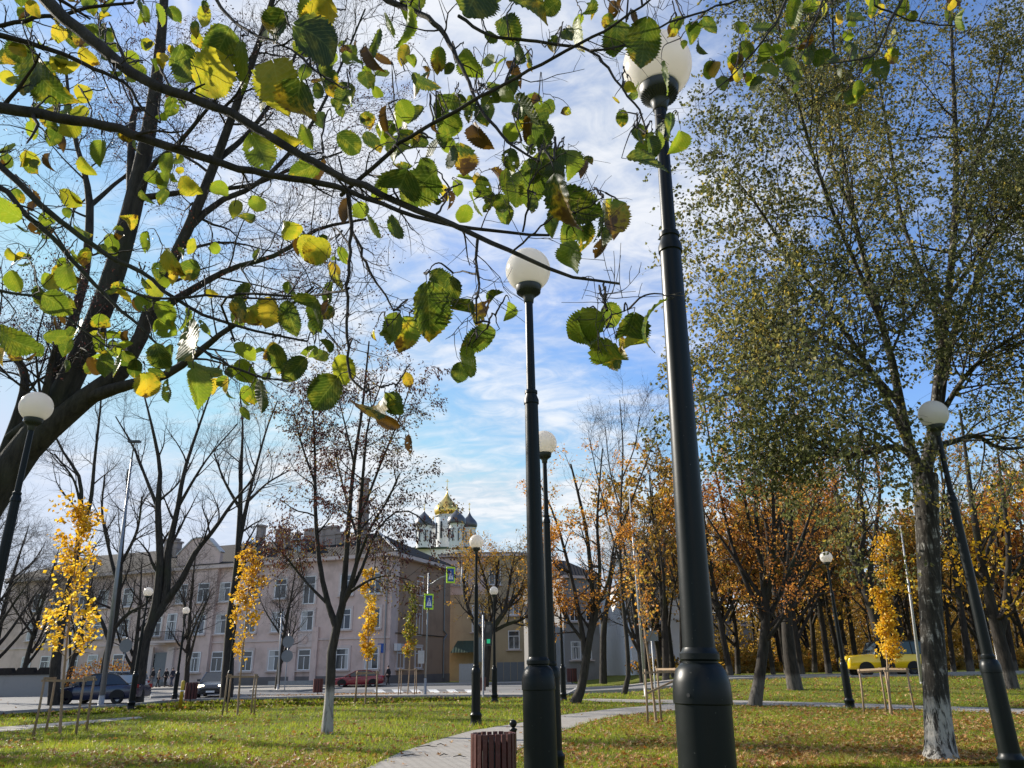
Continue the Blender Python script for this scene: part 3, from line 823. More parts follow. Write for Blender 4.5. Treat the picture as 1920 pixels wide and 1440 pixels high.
def window(root, P, FR, s, z, w, h, bars=1, sill=True, name='window', pm=None, recess=.0, surround=None):
    o = MB().box(P(s, z, .012), (w, .03, h), FR).build(name, pm or MT[random.choice(['pane', 'pane', 'pane2'])], root); local(o, root)
    fr = MB(); t = .10
    for dz in (-h/2+t/2, h/2-t/2): fr.box(P(s, z+dz, .045), (w, .05, t), FR)
    for ds in (-w/2+t/2, w/2-t/2): fr.box(P(s+ds, z, .045), (t, .05, h-2*t-.004), FR)
    if bars:
        fr.box(P(s, z-.16*h, .04), (.08, .036, h*.68-2*t), FR); fr.box(P(s, z+.2*h, .043), (w-2*t-.004, .04, .08), FR)
    if random.random() < .6:
        cu = MB(); e_ = random.uniform(.2, .45)*w; kk = random.random()
        if kk < .6: cu.box(P(s-w/2+e_/2+.1, z, .031), (e_, .006, h-.22), FR)
        if kk > .35: cu.box(P(s+w/2-e_/2-.1, z, .031), (e_, .006, h-.22), FR)
        cu.build('curtain', MT['curtain'], o)
    c = fr.build('frame', MT['frame'], o)
    if surround is not None:
        sb = MB()
        sb.box(P(s-w/2-.12, z, .03), (.22, .10, h+.02), FR); sb.box(P(s+w/2+.12, z, .03), (.22, .10, h+.02), FR); sb.box(P(s, z+h/2+.13, .035), (w+.5, .13, .24), FR)
        sb.build('surround', surround, o)
    if sill:
        MB().box(P(s, z-h/2-.09, .12), (w+.5, .28, .12), FR).build('sill', MT['trim'], o)
    return o
pk = thing('pink_house', 'long three-storey pink plaster house with a dark roof across the street', 'building', (CORN[0], CORN[1], 0))
S_END = s_of(2)
def P_(mb, name, mat): return local(mb.build(name, mat, pk), pk)
mb = MB(); D = 14.5
mb.box(np.append(CORN+FX*(S_END/2)+GX*(D/2), HE/2), (S_END, D, HE), FRA); P_(mb, 'wall', MT['pink'])
mb = MB(); gbox(mb, D/2+.8, HE/2-.1, D-1.6, HE-.25, .05, .02); w_ = P_(mb, 'end_wall', MT['brown']); w_['label'] = 'brown stained end wall'
mb = MB(); fbox(mb, S_END/2, .45, S_END+.1, .9, .10, .04); gbox(mb, D/2, .45, D, .9, .10, .055); P_(mb, 'plinth', MT['plinth'])
mb = MB(); fbox(mb, S_END/2-.2, HE-.12, S_END+1., .42, .8, .28); gbox(mb, D/2+.2, HE-.14, D+.6, .40, .8, .30); P_(mb, 'cornice', MT['trim'])
mb = MB(); fbox(mb, S_END/2, 4.55, S_END, .16, .10, .05); P_(mb, 'string_course', MT['trim'])
# roof: hipped at the right end
rz = HE+3.7; ov = .75
def RP(s, dpt, z): q = CORN+FX*s+GX*dpt; return np.array([q[0], q[1], z])
A_, B_, C_, D_ = RP(-ov, -ov, HE+.1), RP(S_END+ov, -ov, HE+.1), RP(S_END+ov, D+ov, HE+.1), RP(-ov, D+ov, HE+.1)
E_, G_ = RP(D*.42, D/2, rz), RP(S_END-D*.3, D/2, rz)
mb = MB(); mb.poly([A_, B_, G_, E_]); mb.poly([C_, D_, E_, G_]); mb.poly([D_, A_, E_]); mb.poly([B_, C_, G_]); mb.poly([A_, D_, C_, B_])
rf = P_(mb, 'roof', MT['roof'])
mb = MB(); mb.bar(A_+[0, 0, .08], E_+[0, 0, .08], .28, .10); local(mb.build('hip_flashing', MT['palegrey'], rf), thing_ := pk) if False else None
o = MB().bar(A_+[0, 0, .10], E_+[0, 0, .10], .26, .10).build('hip_flashing', MT['palegrey'], rf)
for (px, w, h) in [(427, .7, 2.6), (472, 1.5, 1.9), (500, .6, 1.3), (540, 3.0, 1.6), (569, 1.8, 1.7), (590, .9, .9), (250, 1.6, 1.9), (262, .7, 1.5)]:
    s = s_of(px); zr = HE+1.9
    m = MB(); m.box(RP(s, 4.0, zr+h/2), (w, .9, h+1.2), FRA); m.box(RP(s, 4.0, zr+h+.55), (w+.25, 1.15, .22), FRA); m.box(RP(s, 4.0, zr+h*.5+.5), (w+.12, 1.02, .14), FRA)
    m.build('chimney', MT['chimney'], rf)
s = s_of(607); m = MB()
for k in range(6): m.lathe([(.9-.06*k, HE+2.2+k*1.35), (.9-.06*k, HE+3.35+k*1.35), (1.05-.06*k, HE+3.4+k*1.35), (1.05-.06*k, HE+3.55+k*1.35)], 12, RP(s, 6.5, 0))
m.build('stack', MT['chimney'], rf)
for px in (437, 531):
    s = s_of(px); m = MB(); m.box(RP(s, 2.6, HE+1.7), (1.5, 2.0, 1.5), FRA); m.box(RP(s, 2.4, HE+2.55), (1.9, 2.6, .14), FRA); m.build('dormer', MT['steel'], rf)
# projecting bay with a stepped gable
s0, s1 = s_of(401), s_of(319); sc = (s0+s1)/2; wb = s1-s0
mb = MB(); mb.box(fpt(sc, (HE+1.2)/2, .18), (wb, .5, HE+1.2), FRA)
gp = [fpt(sc+a*wb, z, .43) for a, z in [(-.5, HE+1.2), (.5, HE+1.2), (.5, HE+1.5), (.2, HE+3.15), (.1, HE+3.3), (-.1, HE+3.3), (-.2, HE+3.15), (-.5, HE+1.5)]]
mb.prism(gp, np.append(-FN*.5, 0)); P_(mb, 'gabled_bay', MT['pink'])
mb = MB()
for (a, za), (b, zb) in [((.52, HE+1.5), (.2, HE+3.22)), ((.2, HE+3.22), (.1, HE+3.38)), ((.1, HE+3.38), (-.1, HE+3.38)), ((-.1, HE+3.38), (-.2, HE+3.22)), ((-.2, HE+3.22), (-.52, HE+1.5))]:
    mb.bar(fpt(sc+a*wb, za, .2), fpt(sc+b*wb, zb, .2), .75, .14)
P_(mb, 'gable_coping', MT['palegrey'])
ROWS = [(10.0, 2.15), (6.5, 2.1), (2.55, 2.1)]
pxs = [62, 97, 148, 184, 231, 292, 337, 378, 414, 468, 520, 575, 645, 700]
for px in pxs:
    s = s_of(px); inbay = 319 < px < 401; out = .43 if inbay else 0.0
    PP = lambda a, z, o=0., out=out: fpt(a, z, o+out)
    for ri, (z, h) in enumerate(ROWS):
        if px == 337 and ri > 0: continue
        if px == 575 and ri == 0:
            window(pk, PP, FRA, s, z-.3, 1.5, 3.0, 1, False, 'window', None, 0, MT['trim']); continue
        window(pk, PP, FRA, s, z, 1.55, h, 1, True, surround=MT['trim'] if ri == 1 or px > 440 else None)
# balcony, door and steps in the bay
s = s_of(326); PP = lambda a, z, o=0.: fpt(a, z, o+.43)
window(pk, PP, FRA, s, 6.4, 1.4, 2.9, 1, False, 'balcony_door')
bal = P_(MB().box(PP(s, 4.75, .6), (4.0, 1.25, .22), FRA), 'balcony', MT['trim'])
m = MB()
for k in range(23): m.bar(PP(s-1.9+k*.1727, 4.87, 1.16), PP(s-1.9+k*.1727, 5.8, 1.16), .035)
m.bar(PP(s-1.95, 5.83, 1.16), PP(s+1.95, 5.83, 1.16), .06)
for e in (-1.93, 1.93): m.bar(PP(s+e, 5.83, 1.14), PP(s+e, 5.83, .05), .06)
m.build('railing', MT['blackmetal'], bal)
s = s_of(315)
dr = P_(MB().box(PP(s, 2.1, .02), (1.7, .06, 3.1), FRA), 'door', MT['door'])
m = MB()
for e in (-1.5, 1.5): m.box(PP(s+e, 2.2, .15), (.9, .3, 4.0), FRA)
m.build('door_surround', MT['trim'], dr)
MB().box(PP(s, .35, .7), (3.2, 1.2, .4), FRA).build('step', MT['kerb'], dr)
# pilaster block at the right entrance and a round relief
s = s_of(575)
P_(MB().box(fpt(s, 4.55, .10), (2.5, .18, 1.5), FRA), 'relief_panel', MT['trim'])
n = 20; a = np.arange(n)*2*math.pi/n
P_(MB().prism([fpt(s+.42*math.cos(t), 4.55+.42*math.sin(t), .2) for t in a], np.append(FN*.06, 0)), 'round_relief', MT['pink'])
for px in (594, 556):
    P_(MB().box(fpt(s_of(px), 3.0, .13), (.7, .24, 5.6), FRA), 'pilaster', MT['pink'])
P_(MB().box(fpt(s_of(570), .25, .9), (5.5, 1.5, .5), FRA), 'step', MT['kerb'])
# end wall windows
for sx, zz in [(2.3, 2.6), (6.4, 2.6), (6.4, 6.5), (6.4, 10.2)]:
    tall = zz in (6.5,)
    window(pk, gpt, GRA, sx, zz, 1.5, 3.3 if tall else 2.2, 1, zz < 3, 'window', None, 0, MT['trim'] if zz < 3 else None)
P_(MB().bar(gpt(1.0, 5.0, .1), gpt(12.8, 4.95, .1), .09), 'gas_pipe', MT['blackmetal'])
P_(MB().bar(fpt(.55, .9, .1), fpt(.55, HE-.3, .1), .13), 'downpipe', MT['steel'])
P_(MB().tube([gpt(12.6, HE-.4, .15), gpt(12.6, 5.6, .15), gpt(13.1, 5.2, .3), gpt(12.6, 4.6, .15), gpt(12.6, .4, .15)], .09, 8), 'downpipe', MT['steel'])
P_(MB().box(fpt(s_of(717), 3.5, .03), (.9, .06, .9), FRA), 'house_plaque', MT['signblue'])
P_(MB().box(gpt(1.2, 3.6, .25), (.9, .35, .7), GRA), 'air_conditioner', MT['frame'])

# yellow house behind
def block(name, label, pl, pr, Yl, Yr, zt, dpt, wall_m, roof_m, roof_h=1.2, wins=(), cat='building', low=None):
    """house with its front from pixel column pl (distance Yl) to pr (distance Yr)"""
    a = at(pl, 1250, Yl); b = at(pr, 1250, Yr); a, b = a[:2], b[:2]; d = b-a; L = np.linalg.norm(d); ex = d/L; n = np.array([ex[1], -ex[0]])
    if n[1] > 0: n = -n
    root = thing(name, label, cat, (a[0], a[1], float(H(*a)) * 0))
    FRb = [[ex[0], ex[1], 0], [n[0], n[1], 0], [0, 0, 1]]
    def PT(s, z, o=0.): q = a+ex*s+n*o; return np.array([q[0], q[1], z])
    c = a+ex*L/2-n*dpt/2
    local(MB().box((*c, zt/2), (L, dpt, zt), FRb).build('wall', wall_m, root), root)
    o1 = MB()
    p = [PT(-.4, zt, .4), PT(L+.4, zt, .4), PT(L+.4, zt, -dpt-.4), PT(-.4, zt, -dpt-.4)]; k = min(L, dpt)*.3
    q = [PT(k, zt+roof_h, -dpt/2), PT(L-k, zt+roof_h, -dpt/2)]
    p = [v+[0, 0, .02] for v in p]
    o1.poly([p[0], p[1], q[1], q[0]]); o1.poly([p[1], p[2], q[1]]); o1.poly([p[2], p[3], q[0], q[1]]); o1.poly([p[3], p[0], q[0]]); o1.poly(p[::-1])
    local(o1.build('roof', roof_m, root), root)
    local(MB().box(PT(L/2, zt-.15, .12), (L+.3, .5, .3), FRb).build('cornice', MT['trim'], root), root)
    for (s, z, w, h) in wins: window(root, PT, FRb, s*L, z, w, h)
    return root, PT, FRb, L
yh, YP, YF, YL = block('ochre_house', 'ochre plaster house set back to the right of the pink house', 822, 1000, 97, 97, 15.0, 10, MT['ochre'], MT['roof'], 1.0,
                       [(.42, 7.2, 1.6, 3.2), (.80, 4.6, 1.4, 2.2), (.80, 8.6, 1.4, 2.2), (.6, 12.2, 1.5, 2.), (.22, 12.2, 1.5, 2.)])
local(MB().box(YP(YL*.25, 12.3, .03), (YL*.5, .06, 4.5), YF).build('upper_wall', MT['pink'], yh), yh)
cn = MB(); cn.poly([YP(YL*.14, 3.2, 2.2), YP(YL*.52, 3.2, 2.2), YP(YL*.46, 4.6, .1), YP(YL*.20, 4.6, .1)]); cn.poly([YP(YL*.14, 3.2, 2.2), YP(YL*.20, 4.6, .1), YP(YL*.14, 3.2, .1)]); cn.poly([YP(YL*.52, 3.2, 2.2), YP(YL*.52, 3.2, .1), YP(YL*.46, 4.6, .1)])
local(cn.build('porch_canopy', MT['roofg'], yh), yh)
gt = thing('garden_gate', 'dark grey metal gate panels beside the ochre house', 'gate', tuple(gh(935, 1283)*np.array([1, 0, 0])+np.array([0, 88, 0])))
c = at(957, 1270, 88); g0 = np.array(gt.location)
for k in range(4):
    x = at(938+k*13, 1270, 88)[0]
    m = MB(); m.box((x-g0[0], 0, 1.0), (.72, .05, 2.0))
    for j in range(5): m.box((x-g0[0]-.3+.15*j, -.04, 1.0), (.04, .03, 1.9))
    m.build('panel', MT['door'], gt)
fe = thing('plank_fence', 'pale grey plank fence under the green porch canopy', 'fence', (at(872, 1270, 86)[0], 86, 0)); g0 = np.array(fe.location)
for k in range(14):
    x = at(862+k*2.6, 1270, 86)[0]-g0[0]
    m = MB(); m.box((x, 0, .95), (.13, .03, 1.9+random.uniform(-.06, .06))); m.build('plank', MT['palegrey'], fe)
m = MB(); m.bar((at(861, 1270, 86)[0]-g0[0], .04, 1.5), (at(897, 1270, 86)[0]-g0[0], .04, 1.5), .04, .08); m.build('rail', MT['palegrey'], fe)
# white house on the right
wh, WP, WF, WL = block('white_house', 'white end wall of a house seen behind the bare trunk', 1128, 1186, 96, 82, 9.6, 8, MT['whitewall'], MT['roof'], 2.2, [(.35, 7.2, 1.0, 1.1)])
W2 = [[-WF[1][0], -WF[1][1], 0], [WF[0][0], WF[0][1], 0], [0, 0, 1]]
def WQ(s, z, o=0.): return WP(WL, z, 0)+np.array(W2[0])*s+np.array(W2[1])*o
for s, z, w, h in [(1.2, 7.4, 1.0, 1.2), (1.2, 4.7, 1.1, 1.7), (1.2, 1.9, 1.1, 1.7), (3.6, 7.4, 1.0, 1.2), (3.6, 4.7, 1.1, 1.7), (3.6, 1.9, 1.1, 1.7), (6.2, 4.7, 1.1, 1.7), (6.2, 1.9, 1.1, 1.7)]: window(wh, WQ, W2, s, z, w, h)
gh_, GP, GF, GL = block('grey_house', 'grey plaster house with a white chimney wall between the rowans', 1060, 1128, 82, 84, 10.6, 9, MT['greywall'], MT['roof'], 2.2,
                        [(.3, 3.0, 1.2, 1.8), (.6, 3.0, 1.2, 1.8), (.3, 6.8, 1.2, 1.8), (.75, 6.8, 1.2, 1.8)])
bk, BP, BF, BL = block('rear_grey_house', 'low grey house far behind the right lawn trees', 1195, 1420, 105, 125, 7.2, 9, MT['greywall'], MT['roof'], 2.0, [(.15, 3.2, 1.2, 1.8), (.35, 3.2, 1.2, 1.8), (.55, 3.2, 1.2, 1.8)])
# garden wall at the far left
a, b = at(-60, 1280, 60), at(104, 1280, 60)
wl = thing('garden_wall', 'pale plastered garden wall with a dark stepped coping at the far left', 'wall', (a[0], 60, 0)); L = b[0]-a[0]
MB().box((L/2, 0, .75), (L, .4, 1.5)).build('wall', MT['greywall'], wl)
m = MB(); m.box((L/2, 0, 1.57), (L+.2, .6, .14))
for k in range(4): m.prism([(k*L/4+.2, -.25, 1.64), (k*L/4+1.7, -.25, 1.64), (k*L/4+1.5, -.25, 2.0), (k*L/4+.4, -.25, 2.0)], (0, .5, 0))
m.build('coping', MT['roof'], wl)

# ------------------------------------------------------------------ cathedral far behind
YC = 260.
def cz(px, py, Y=YC): return at(px, py, Y)
cp = cz(832, 1100); ch = thing('cathedral', 'white cathedral with one gold onion dome and dark domes rising behind the pink house', 'church', (cp[0], YC, 0)); c0 = np.array(ch.location)
tl, tr_ = cz(770, 1030), cz(882, 1030); hb = tl[2]; w = tr_[0]-tl[0]
MB().box(((tl[0]+tr_[0])/2-c0[0], 9, hb/2), (w, 18, hb)).build('wall', MT['church'], ch)
MB().box(((tl[0]+tr_[0])/2-c0[0], 9, hb+.3), (w+1, 19, .6)).build('roof', MT['roofg'], ch)
w0 = cz(855, 1050)
MB().box((cz(868, 1060)[0]-c0[0], -1, cz(868, 1052)[2]/2), (9, 8, cz(868, 1052)[2])).build('side_chapel', MT['church'], ch)
def dome(pxc, hw, y_eq, y_bot, y_top, y_sp, y_drum, mat, Yd, onion, drumw, dm=MT['church']):
    c = cz(pxc, y_eq, Yd); rad = hw/F*depth(c); z = lambda y: cz(pxc, y, Yd)[2]
    zb, zt, zs, zd = z(y_bot), z(y_top), z(y_sp), z(y_drum); rd = drumw/F*depth(c)
    if onion:
        t = np.linspace(0, 1, 22); hh = zt-zb
        prof = [(rad*r_, zb+hh*h_) for h_, r_ in [(0, .86), (.06, .95), (.14, 1.0), (.24, .99), (.34, .90), (.44, .74), (.54, .54), (.64, .36), (.74, .22), (.84, .12), (.93, .06), (1., .03)]]
    else:
        prof = [(rad*r_, zb+(zt-zb)*h_) for h_, r_ in [(0, .97), (.1, 1.0), (.25, .98), (.42, .86), (.58, .64), (.70, .42), (.80, .24), (.9, .10), (1., .03)]]
    pr = smooth_line(np.array(prof), 34)
    loc = (c[0]-c0[0], Yd-YC, 0)
    dr = MB().lathe([(rd, zd), (rd, zb-.35), (rd*1.12, zb-.3), (rd*1.12, zb-.05), (rd, zb)], 24, loc).build('drum', dm, ch); autosmooth(dr)
    m = MB()
    for k in range(8):
        a = -math.pi/2+.35+k*math.pi/4; m.box((loc[0]+rd*math.cos(a), loc[1]+rd*math.sin(a), zd+(zb-zd)*.52), (rd*.2, rd*.15, (zb-zd)*.5), [[math.cos(a), math.sin(a), 0], [-math.sin(a), math.cos(a), 0], [0, 0, 1]])
    m.build('window_slit', MT['pane'], dr)
    d = MB().lathe([(max(1e-3, r_), z_) for r_, z_ in pr], 36, loc).build('dome', mat, ch, True)
    m = MB().lathe([(.12, zt-.3), (.12, zt+.2), (.32, zt+.35), (.32, zt+.6), (.1, zt+.75), (.08, zs)], 8, loc)
    L = zs-zt; m.box((loc[0], loc[1], zs-L*.18), (L*.34, .14, .14)); m.box((loc[0], loc[1], zs-L*.06), (L*.18, .14, .14))
    m.build('cross', MT['gold'], d)
dome(838, 23.5, 955, 967, 920, 899, 1028, MT['gold'], 266, True, 19)
dome(795, 16.8, 976, 986.5, 957, 945, 1028, MT['lead'], 258, False, 13.8)
dome(856, 17.5, 974, 982.5, 954, 945, 1028, MT['lead'], 256, False, 13.5)
dome(880, 15, 981, 990, 957, 943, 1028, MT['lead'], 268, True, 12)
dome(812, 8, 985, 992, 975, 968, 1028, MT['lead'], 274, False, 7)

# ------------------------------------------------------------------ cars
def car(name, label, loc, rz, paint, Ln=4.5, W=1.78, hood=.95, roofz=1.46, belt=.95, kind='sedan', lights=False, black_roof=False):
    """x forward. body lofted from cross-sections, greenhouse, wheels"""
    r = thing(name, label, 'car', tuple(loc), rz)
    h = Ln/2; bx = kind == 'boxy'; wr = .40 if bx else .32; cl = .32 if bx else .20
    if bx:
        st = [(-h, .84, .42, 1.10), (-h+.06, .90, .40, 1.20), (-.6*h, .97, .36, 1.25), (0, 1, .36, 1.25), (.28*h, 1, .36, 1.24), (.5*h, .98, .36, 1.22), (h-.25, .94, .40, 1.17), (h-.06, .88, .42, 1.06), (h, .80, .46, .94)]
    else:
        st = [(-h, .78, .38, .80), (-h+.08, .88, .30, .93), (-.72*h, .96, .22, belt+.03), (-.4*h, 1, .20, belt), (.05*h, 1, .20, belt-.02), (.38*h, .99, .20, belt-.03), (.6*h, .96, .20, hood-.09), (h-.22, .90, .22, hood-.20), (h-.06, .80, .28, .62), (h, .68, .34, .54)]
    S = smooth_line(np.array(st), 40); hw = W/2
    ring = []
    for x, w, zb, zt in S:
        w = w*hw; sec = [(w*.55, zb), (w*.9, zb+.02), (w*.985, zb+.14), (w, (zb+zt)/2), (w*.985, zt-.14), (w*.93, zt-.035), (w*.75, zt+.0), (w*.35, zt+.025)]
        full = [(x, y, z) for y, z in sec]+[(x, -y, z) for y, z in sec[::-1]]; ring.append(full)
    ring = np.array(ring); n, k = ring.shape[:2]; g = Geo()
    i = np.arange(n-1)[:, None]*k; j = np.arange(k)[None]; j2 = (np.arange(k)+1)[None] % k
    q = np.stack([i+j, i+k+j, i+k+j2, i+j2], -1).reshape(-1, 4)
    g.add(ring.reshape(-1, 3), q=q, t=[[0, a+1, a] for a in range(1, k-1)][::1])
    g.t.append(np.array([[(n-1)*k, (n-1)*k+a, (n-1)*k+a+1] for a in range(1, k-1)]))
    autosmooth(g.build('body', paint, r), 40)
    # greenhouse
    if bx: pr = [(-.97*h, 1.23), (-.93*h, roofz-.06), (-.86*h, roofz), (.16*h, roofz), (.21*h, roofz-.05), (.34*h, 1.23)]
    elif kind == 'suv': pr = [(-.93*h, belt+.02), (-.84*h, roofz-.1), (-.7*h, roofz), (.08*h, roofz), (.16*h, roofz-.04), (.46*h, belt-.03)]
    else: pr = [(-.80*h, belt+.02), (-.52*h, roofz-.10), (-.38*h, roofz-.02), (-.1*h, roofz), (.08*h, roofz-.03), (.5*h, belt-.04)]
    bw, tw = hw*.92, hw*(.80 if bx else .70)
    def side(sg, pts, z0, z1, off=0): return [(x, sg*(bw+(tw-bw)*(z-z0)/(z1-z0)+off), z) for x, z in pts]
    z0 = min(p[1] for p in pr); z1 = roofz; Lf = side(1, pr, z0, z1); Rt = side(-1, pr, z0, z1); m = len(pr)
    g = MB(); g.poly(Lf[::-1]); g.poly(Rt)
    for a in range(m-1): g.poly([Lf[a], Lf[a+1], Rt[a+1], Rt[a]])
    g.build('windows', MT['carglass'], r)
    rp = [p for p in pr if p[1] >= roofz-.07]; z_ = .012
    Lr, Rr_ = side(1, rp, z0, z1, .012), side(-1, rp, z0, z1, .012); g = MB()
    up = lambda P: [(x, y, z+z_) for x, y, z in P]
    Lu, Ru = up(Lr), up(Rr_)
    for a in range(len(rp)-1): g.poly([Lu[a], Ru[a], Ru[a+1], Lu[a+1]])
    for P_a in (Lu, Ru):
        for a in range(len(rp)-1): g.bar(P_a[a], P_a[a+1], .05)
    g.build('roof', MT['blackmetal'] if black_roof else paint, r)
    g = MB(); pm = MT['blackmetal'] if black_roof else paint
    for sg in (1, -1):
        P2 = side(sg, pr, z0, z1, .008)
        for a in (list(range(m-1))):
            if pr[a][1] < roofz-.07 or pr[a+1][1] < roofz-.07: g.bar(P2[a], P2[a+1], .055)
        for xm in ((-.12*h,) if kind != 'boxy' else (-.2*h, -.62*h)): g.bar(side(sg, [(xm, z0)], z0, z1, .01)[0], side(sg, [(xm, z1)], z0, z1, .01)[0], .03, .07)
    g.build('pillars', pm, r)
    for ax in (-.60*h, .60*h):
        for sg in (1, -1):
            y = sg*(hw-.10)
            g = MB(); t = np.linspace(0, 2*math.pi, 13)
            prof = [(wr*.62, -.09), (wr*.95, -.105), (wr, -.07), (wr, .07), (wr*.95, .105), (wr*.62, .09), (wr*.62, -.09)]
            rotx = lambda o: (setattr(o, 'rotation_euler', (math.pi/2, 0, 0)), setattr(o, 'location', (ax, y, wr)))
            wheel = g.lathe(prof, 24).build('wheel', MT['tyre'], r); rotx(wheel); autosmooth(wheel)
            rm = MB().lathe([(.001, -.06*sg*-1), (wr*.2, -.07*sg*-1), (wr*.6, -.05*sg*-1), (wr*.63, -.085*sg*-1)][::1], 20)
            for kk in range(5):
                aa = kk*2*math.pi/5; rm.bar((0, 0, .07*sg), (wr*.58*math.cos(aa), wr*.58*math.sin(aa), .065*sg), .05, .03)
            rm.build('rim', MT['collar'] if bx else MT['rim'], wheel)
            arch = MB(); a = np.linspace(0, math.pi, 14)
            ar = wr+(.05 if bx else .09); pts = [(ax+ar*math.cos(t_), sg*(hw-.035), wr+ar*math.sin(t_)*.96) for t_ in a]
            arch.prism(pts, (0, sg*.045, 0)); arch.build('wheel_arch', MT['tyre'], r)
    for sg in (1, -1):
        zl = (.86 if bx else hood-.28)
        MB().box((h-(.10 if bx else .16), sg*hw*.66, zl), (.16, .34, .15)).build('headlight', MT['lamp_on'] if lights else MT['lamp'], r)
        MB().box((-h+.05, sg*hw*.72, .86), (.10, .22, .18)).build('tail_light', MT['redlamp'], r)
        MB().box((.30*h, sg*(hw+.09), belt+.06), (.14, .20, .13)).build('mirror', paint, r)
    MB().box((h+.005, 0, .42 if not bx else .56), (.05, .95, .2)).build('grille', MT['blackmetal'], r)
    MB().box((h+.03, 0, .36 if not bx else .45), (.02, .5, .11)).build('number_plate', MT['signwhite'], r)
    return r
def on(px, py): p = gh(px, py); return p
p = at(183, 1322, 43); car('dark_blue_car', 'dark blue car at the kerb behind the yellow sapling and its stake frame', (p[0], 43.2, 0), math.pi-.08, MT['cb'], 4.7, 1.82, roofz=1.50)
p = at(218, 1290, 62); car('silver_car', 'silver car mostly hidden behind the dark blue car and forked trunk', (p[0], 62, 0), math.pi-.25, MT['cw'], 4.6, 1.85, roofz=1.62, belt=1.02, kind='suv')
p = at(368, 1309, 49); car('dark_grey_car', 'dark grey car facing the viewer with its headlight lit', (p[0], 52, 0), -math.pi/2+.22, MT['cd'], 4.5, 1.80, roofz=1.50, lights=True)
p = at(672, 1284, 73); car('red_car', 'dark red car parked in front of the pink house', (p[0], 73, 0), math.pi+.06, MT['cr'], 4.6, 1.78, roofz=1.42)
xx = at(1672, 1270, 47.8); zz = float(H(xx[0], 47.8))
car('yellow_car', 'bright yellow boxy off-roader with a black roof on the road', (xx[0], 48.6, zz+.03), math.pi, MT['cy'], 4.75, 1.9, hood=1.12, roofz=1.95, belt=1.08, kind='boxy', black_roof=True)
xx = at(232, 1285, 66)

# ------------------------------------------------------------------ people
def skin_obj(name, V, E, Rd, mat, parent, root=0, sub=1):
    me = bpy.data.meshes.new(name); me.from_pydata([tuple(v) for v in V], E, []); me.update()
    o = bpy.data.objects.new(name, me); COL.objects.link(o)
    md = o.modifiers.new('skin', 'SKIN'); md.use_smooth_shade = True
    sv = me.skin_vertices[0].data
    for i_, r_ in enumerate(Rd):
        sv[i_].radius = (r_, r_) if np.isscalar(r_) else r_; sv[i_].use_root = (i_ == root)
    if sub: s_ = o.modifiers.new('sub', 'SUBSURF'); s_.levels = sub; s_.render_levels = sub
    me.materials.append(mat); o.parent = parent
    return o
MT['skin'] = simple('skin', (.45, .27, .20), .6); MT['hair'] = simple('dark_hair', (.02, .015, .012), .7)
cloth = {n: simple('cloth_'+n, c, .9, var=.3) for n, c in dict(black=(.018, .018, .02), navy=(.02, .025, .045), beige=(.30, .24, .19), denim=(.05, .06, .09), grey=(.12, .12, .13)).items()}
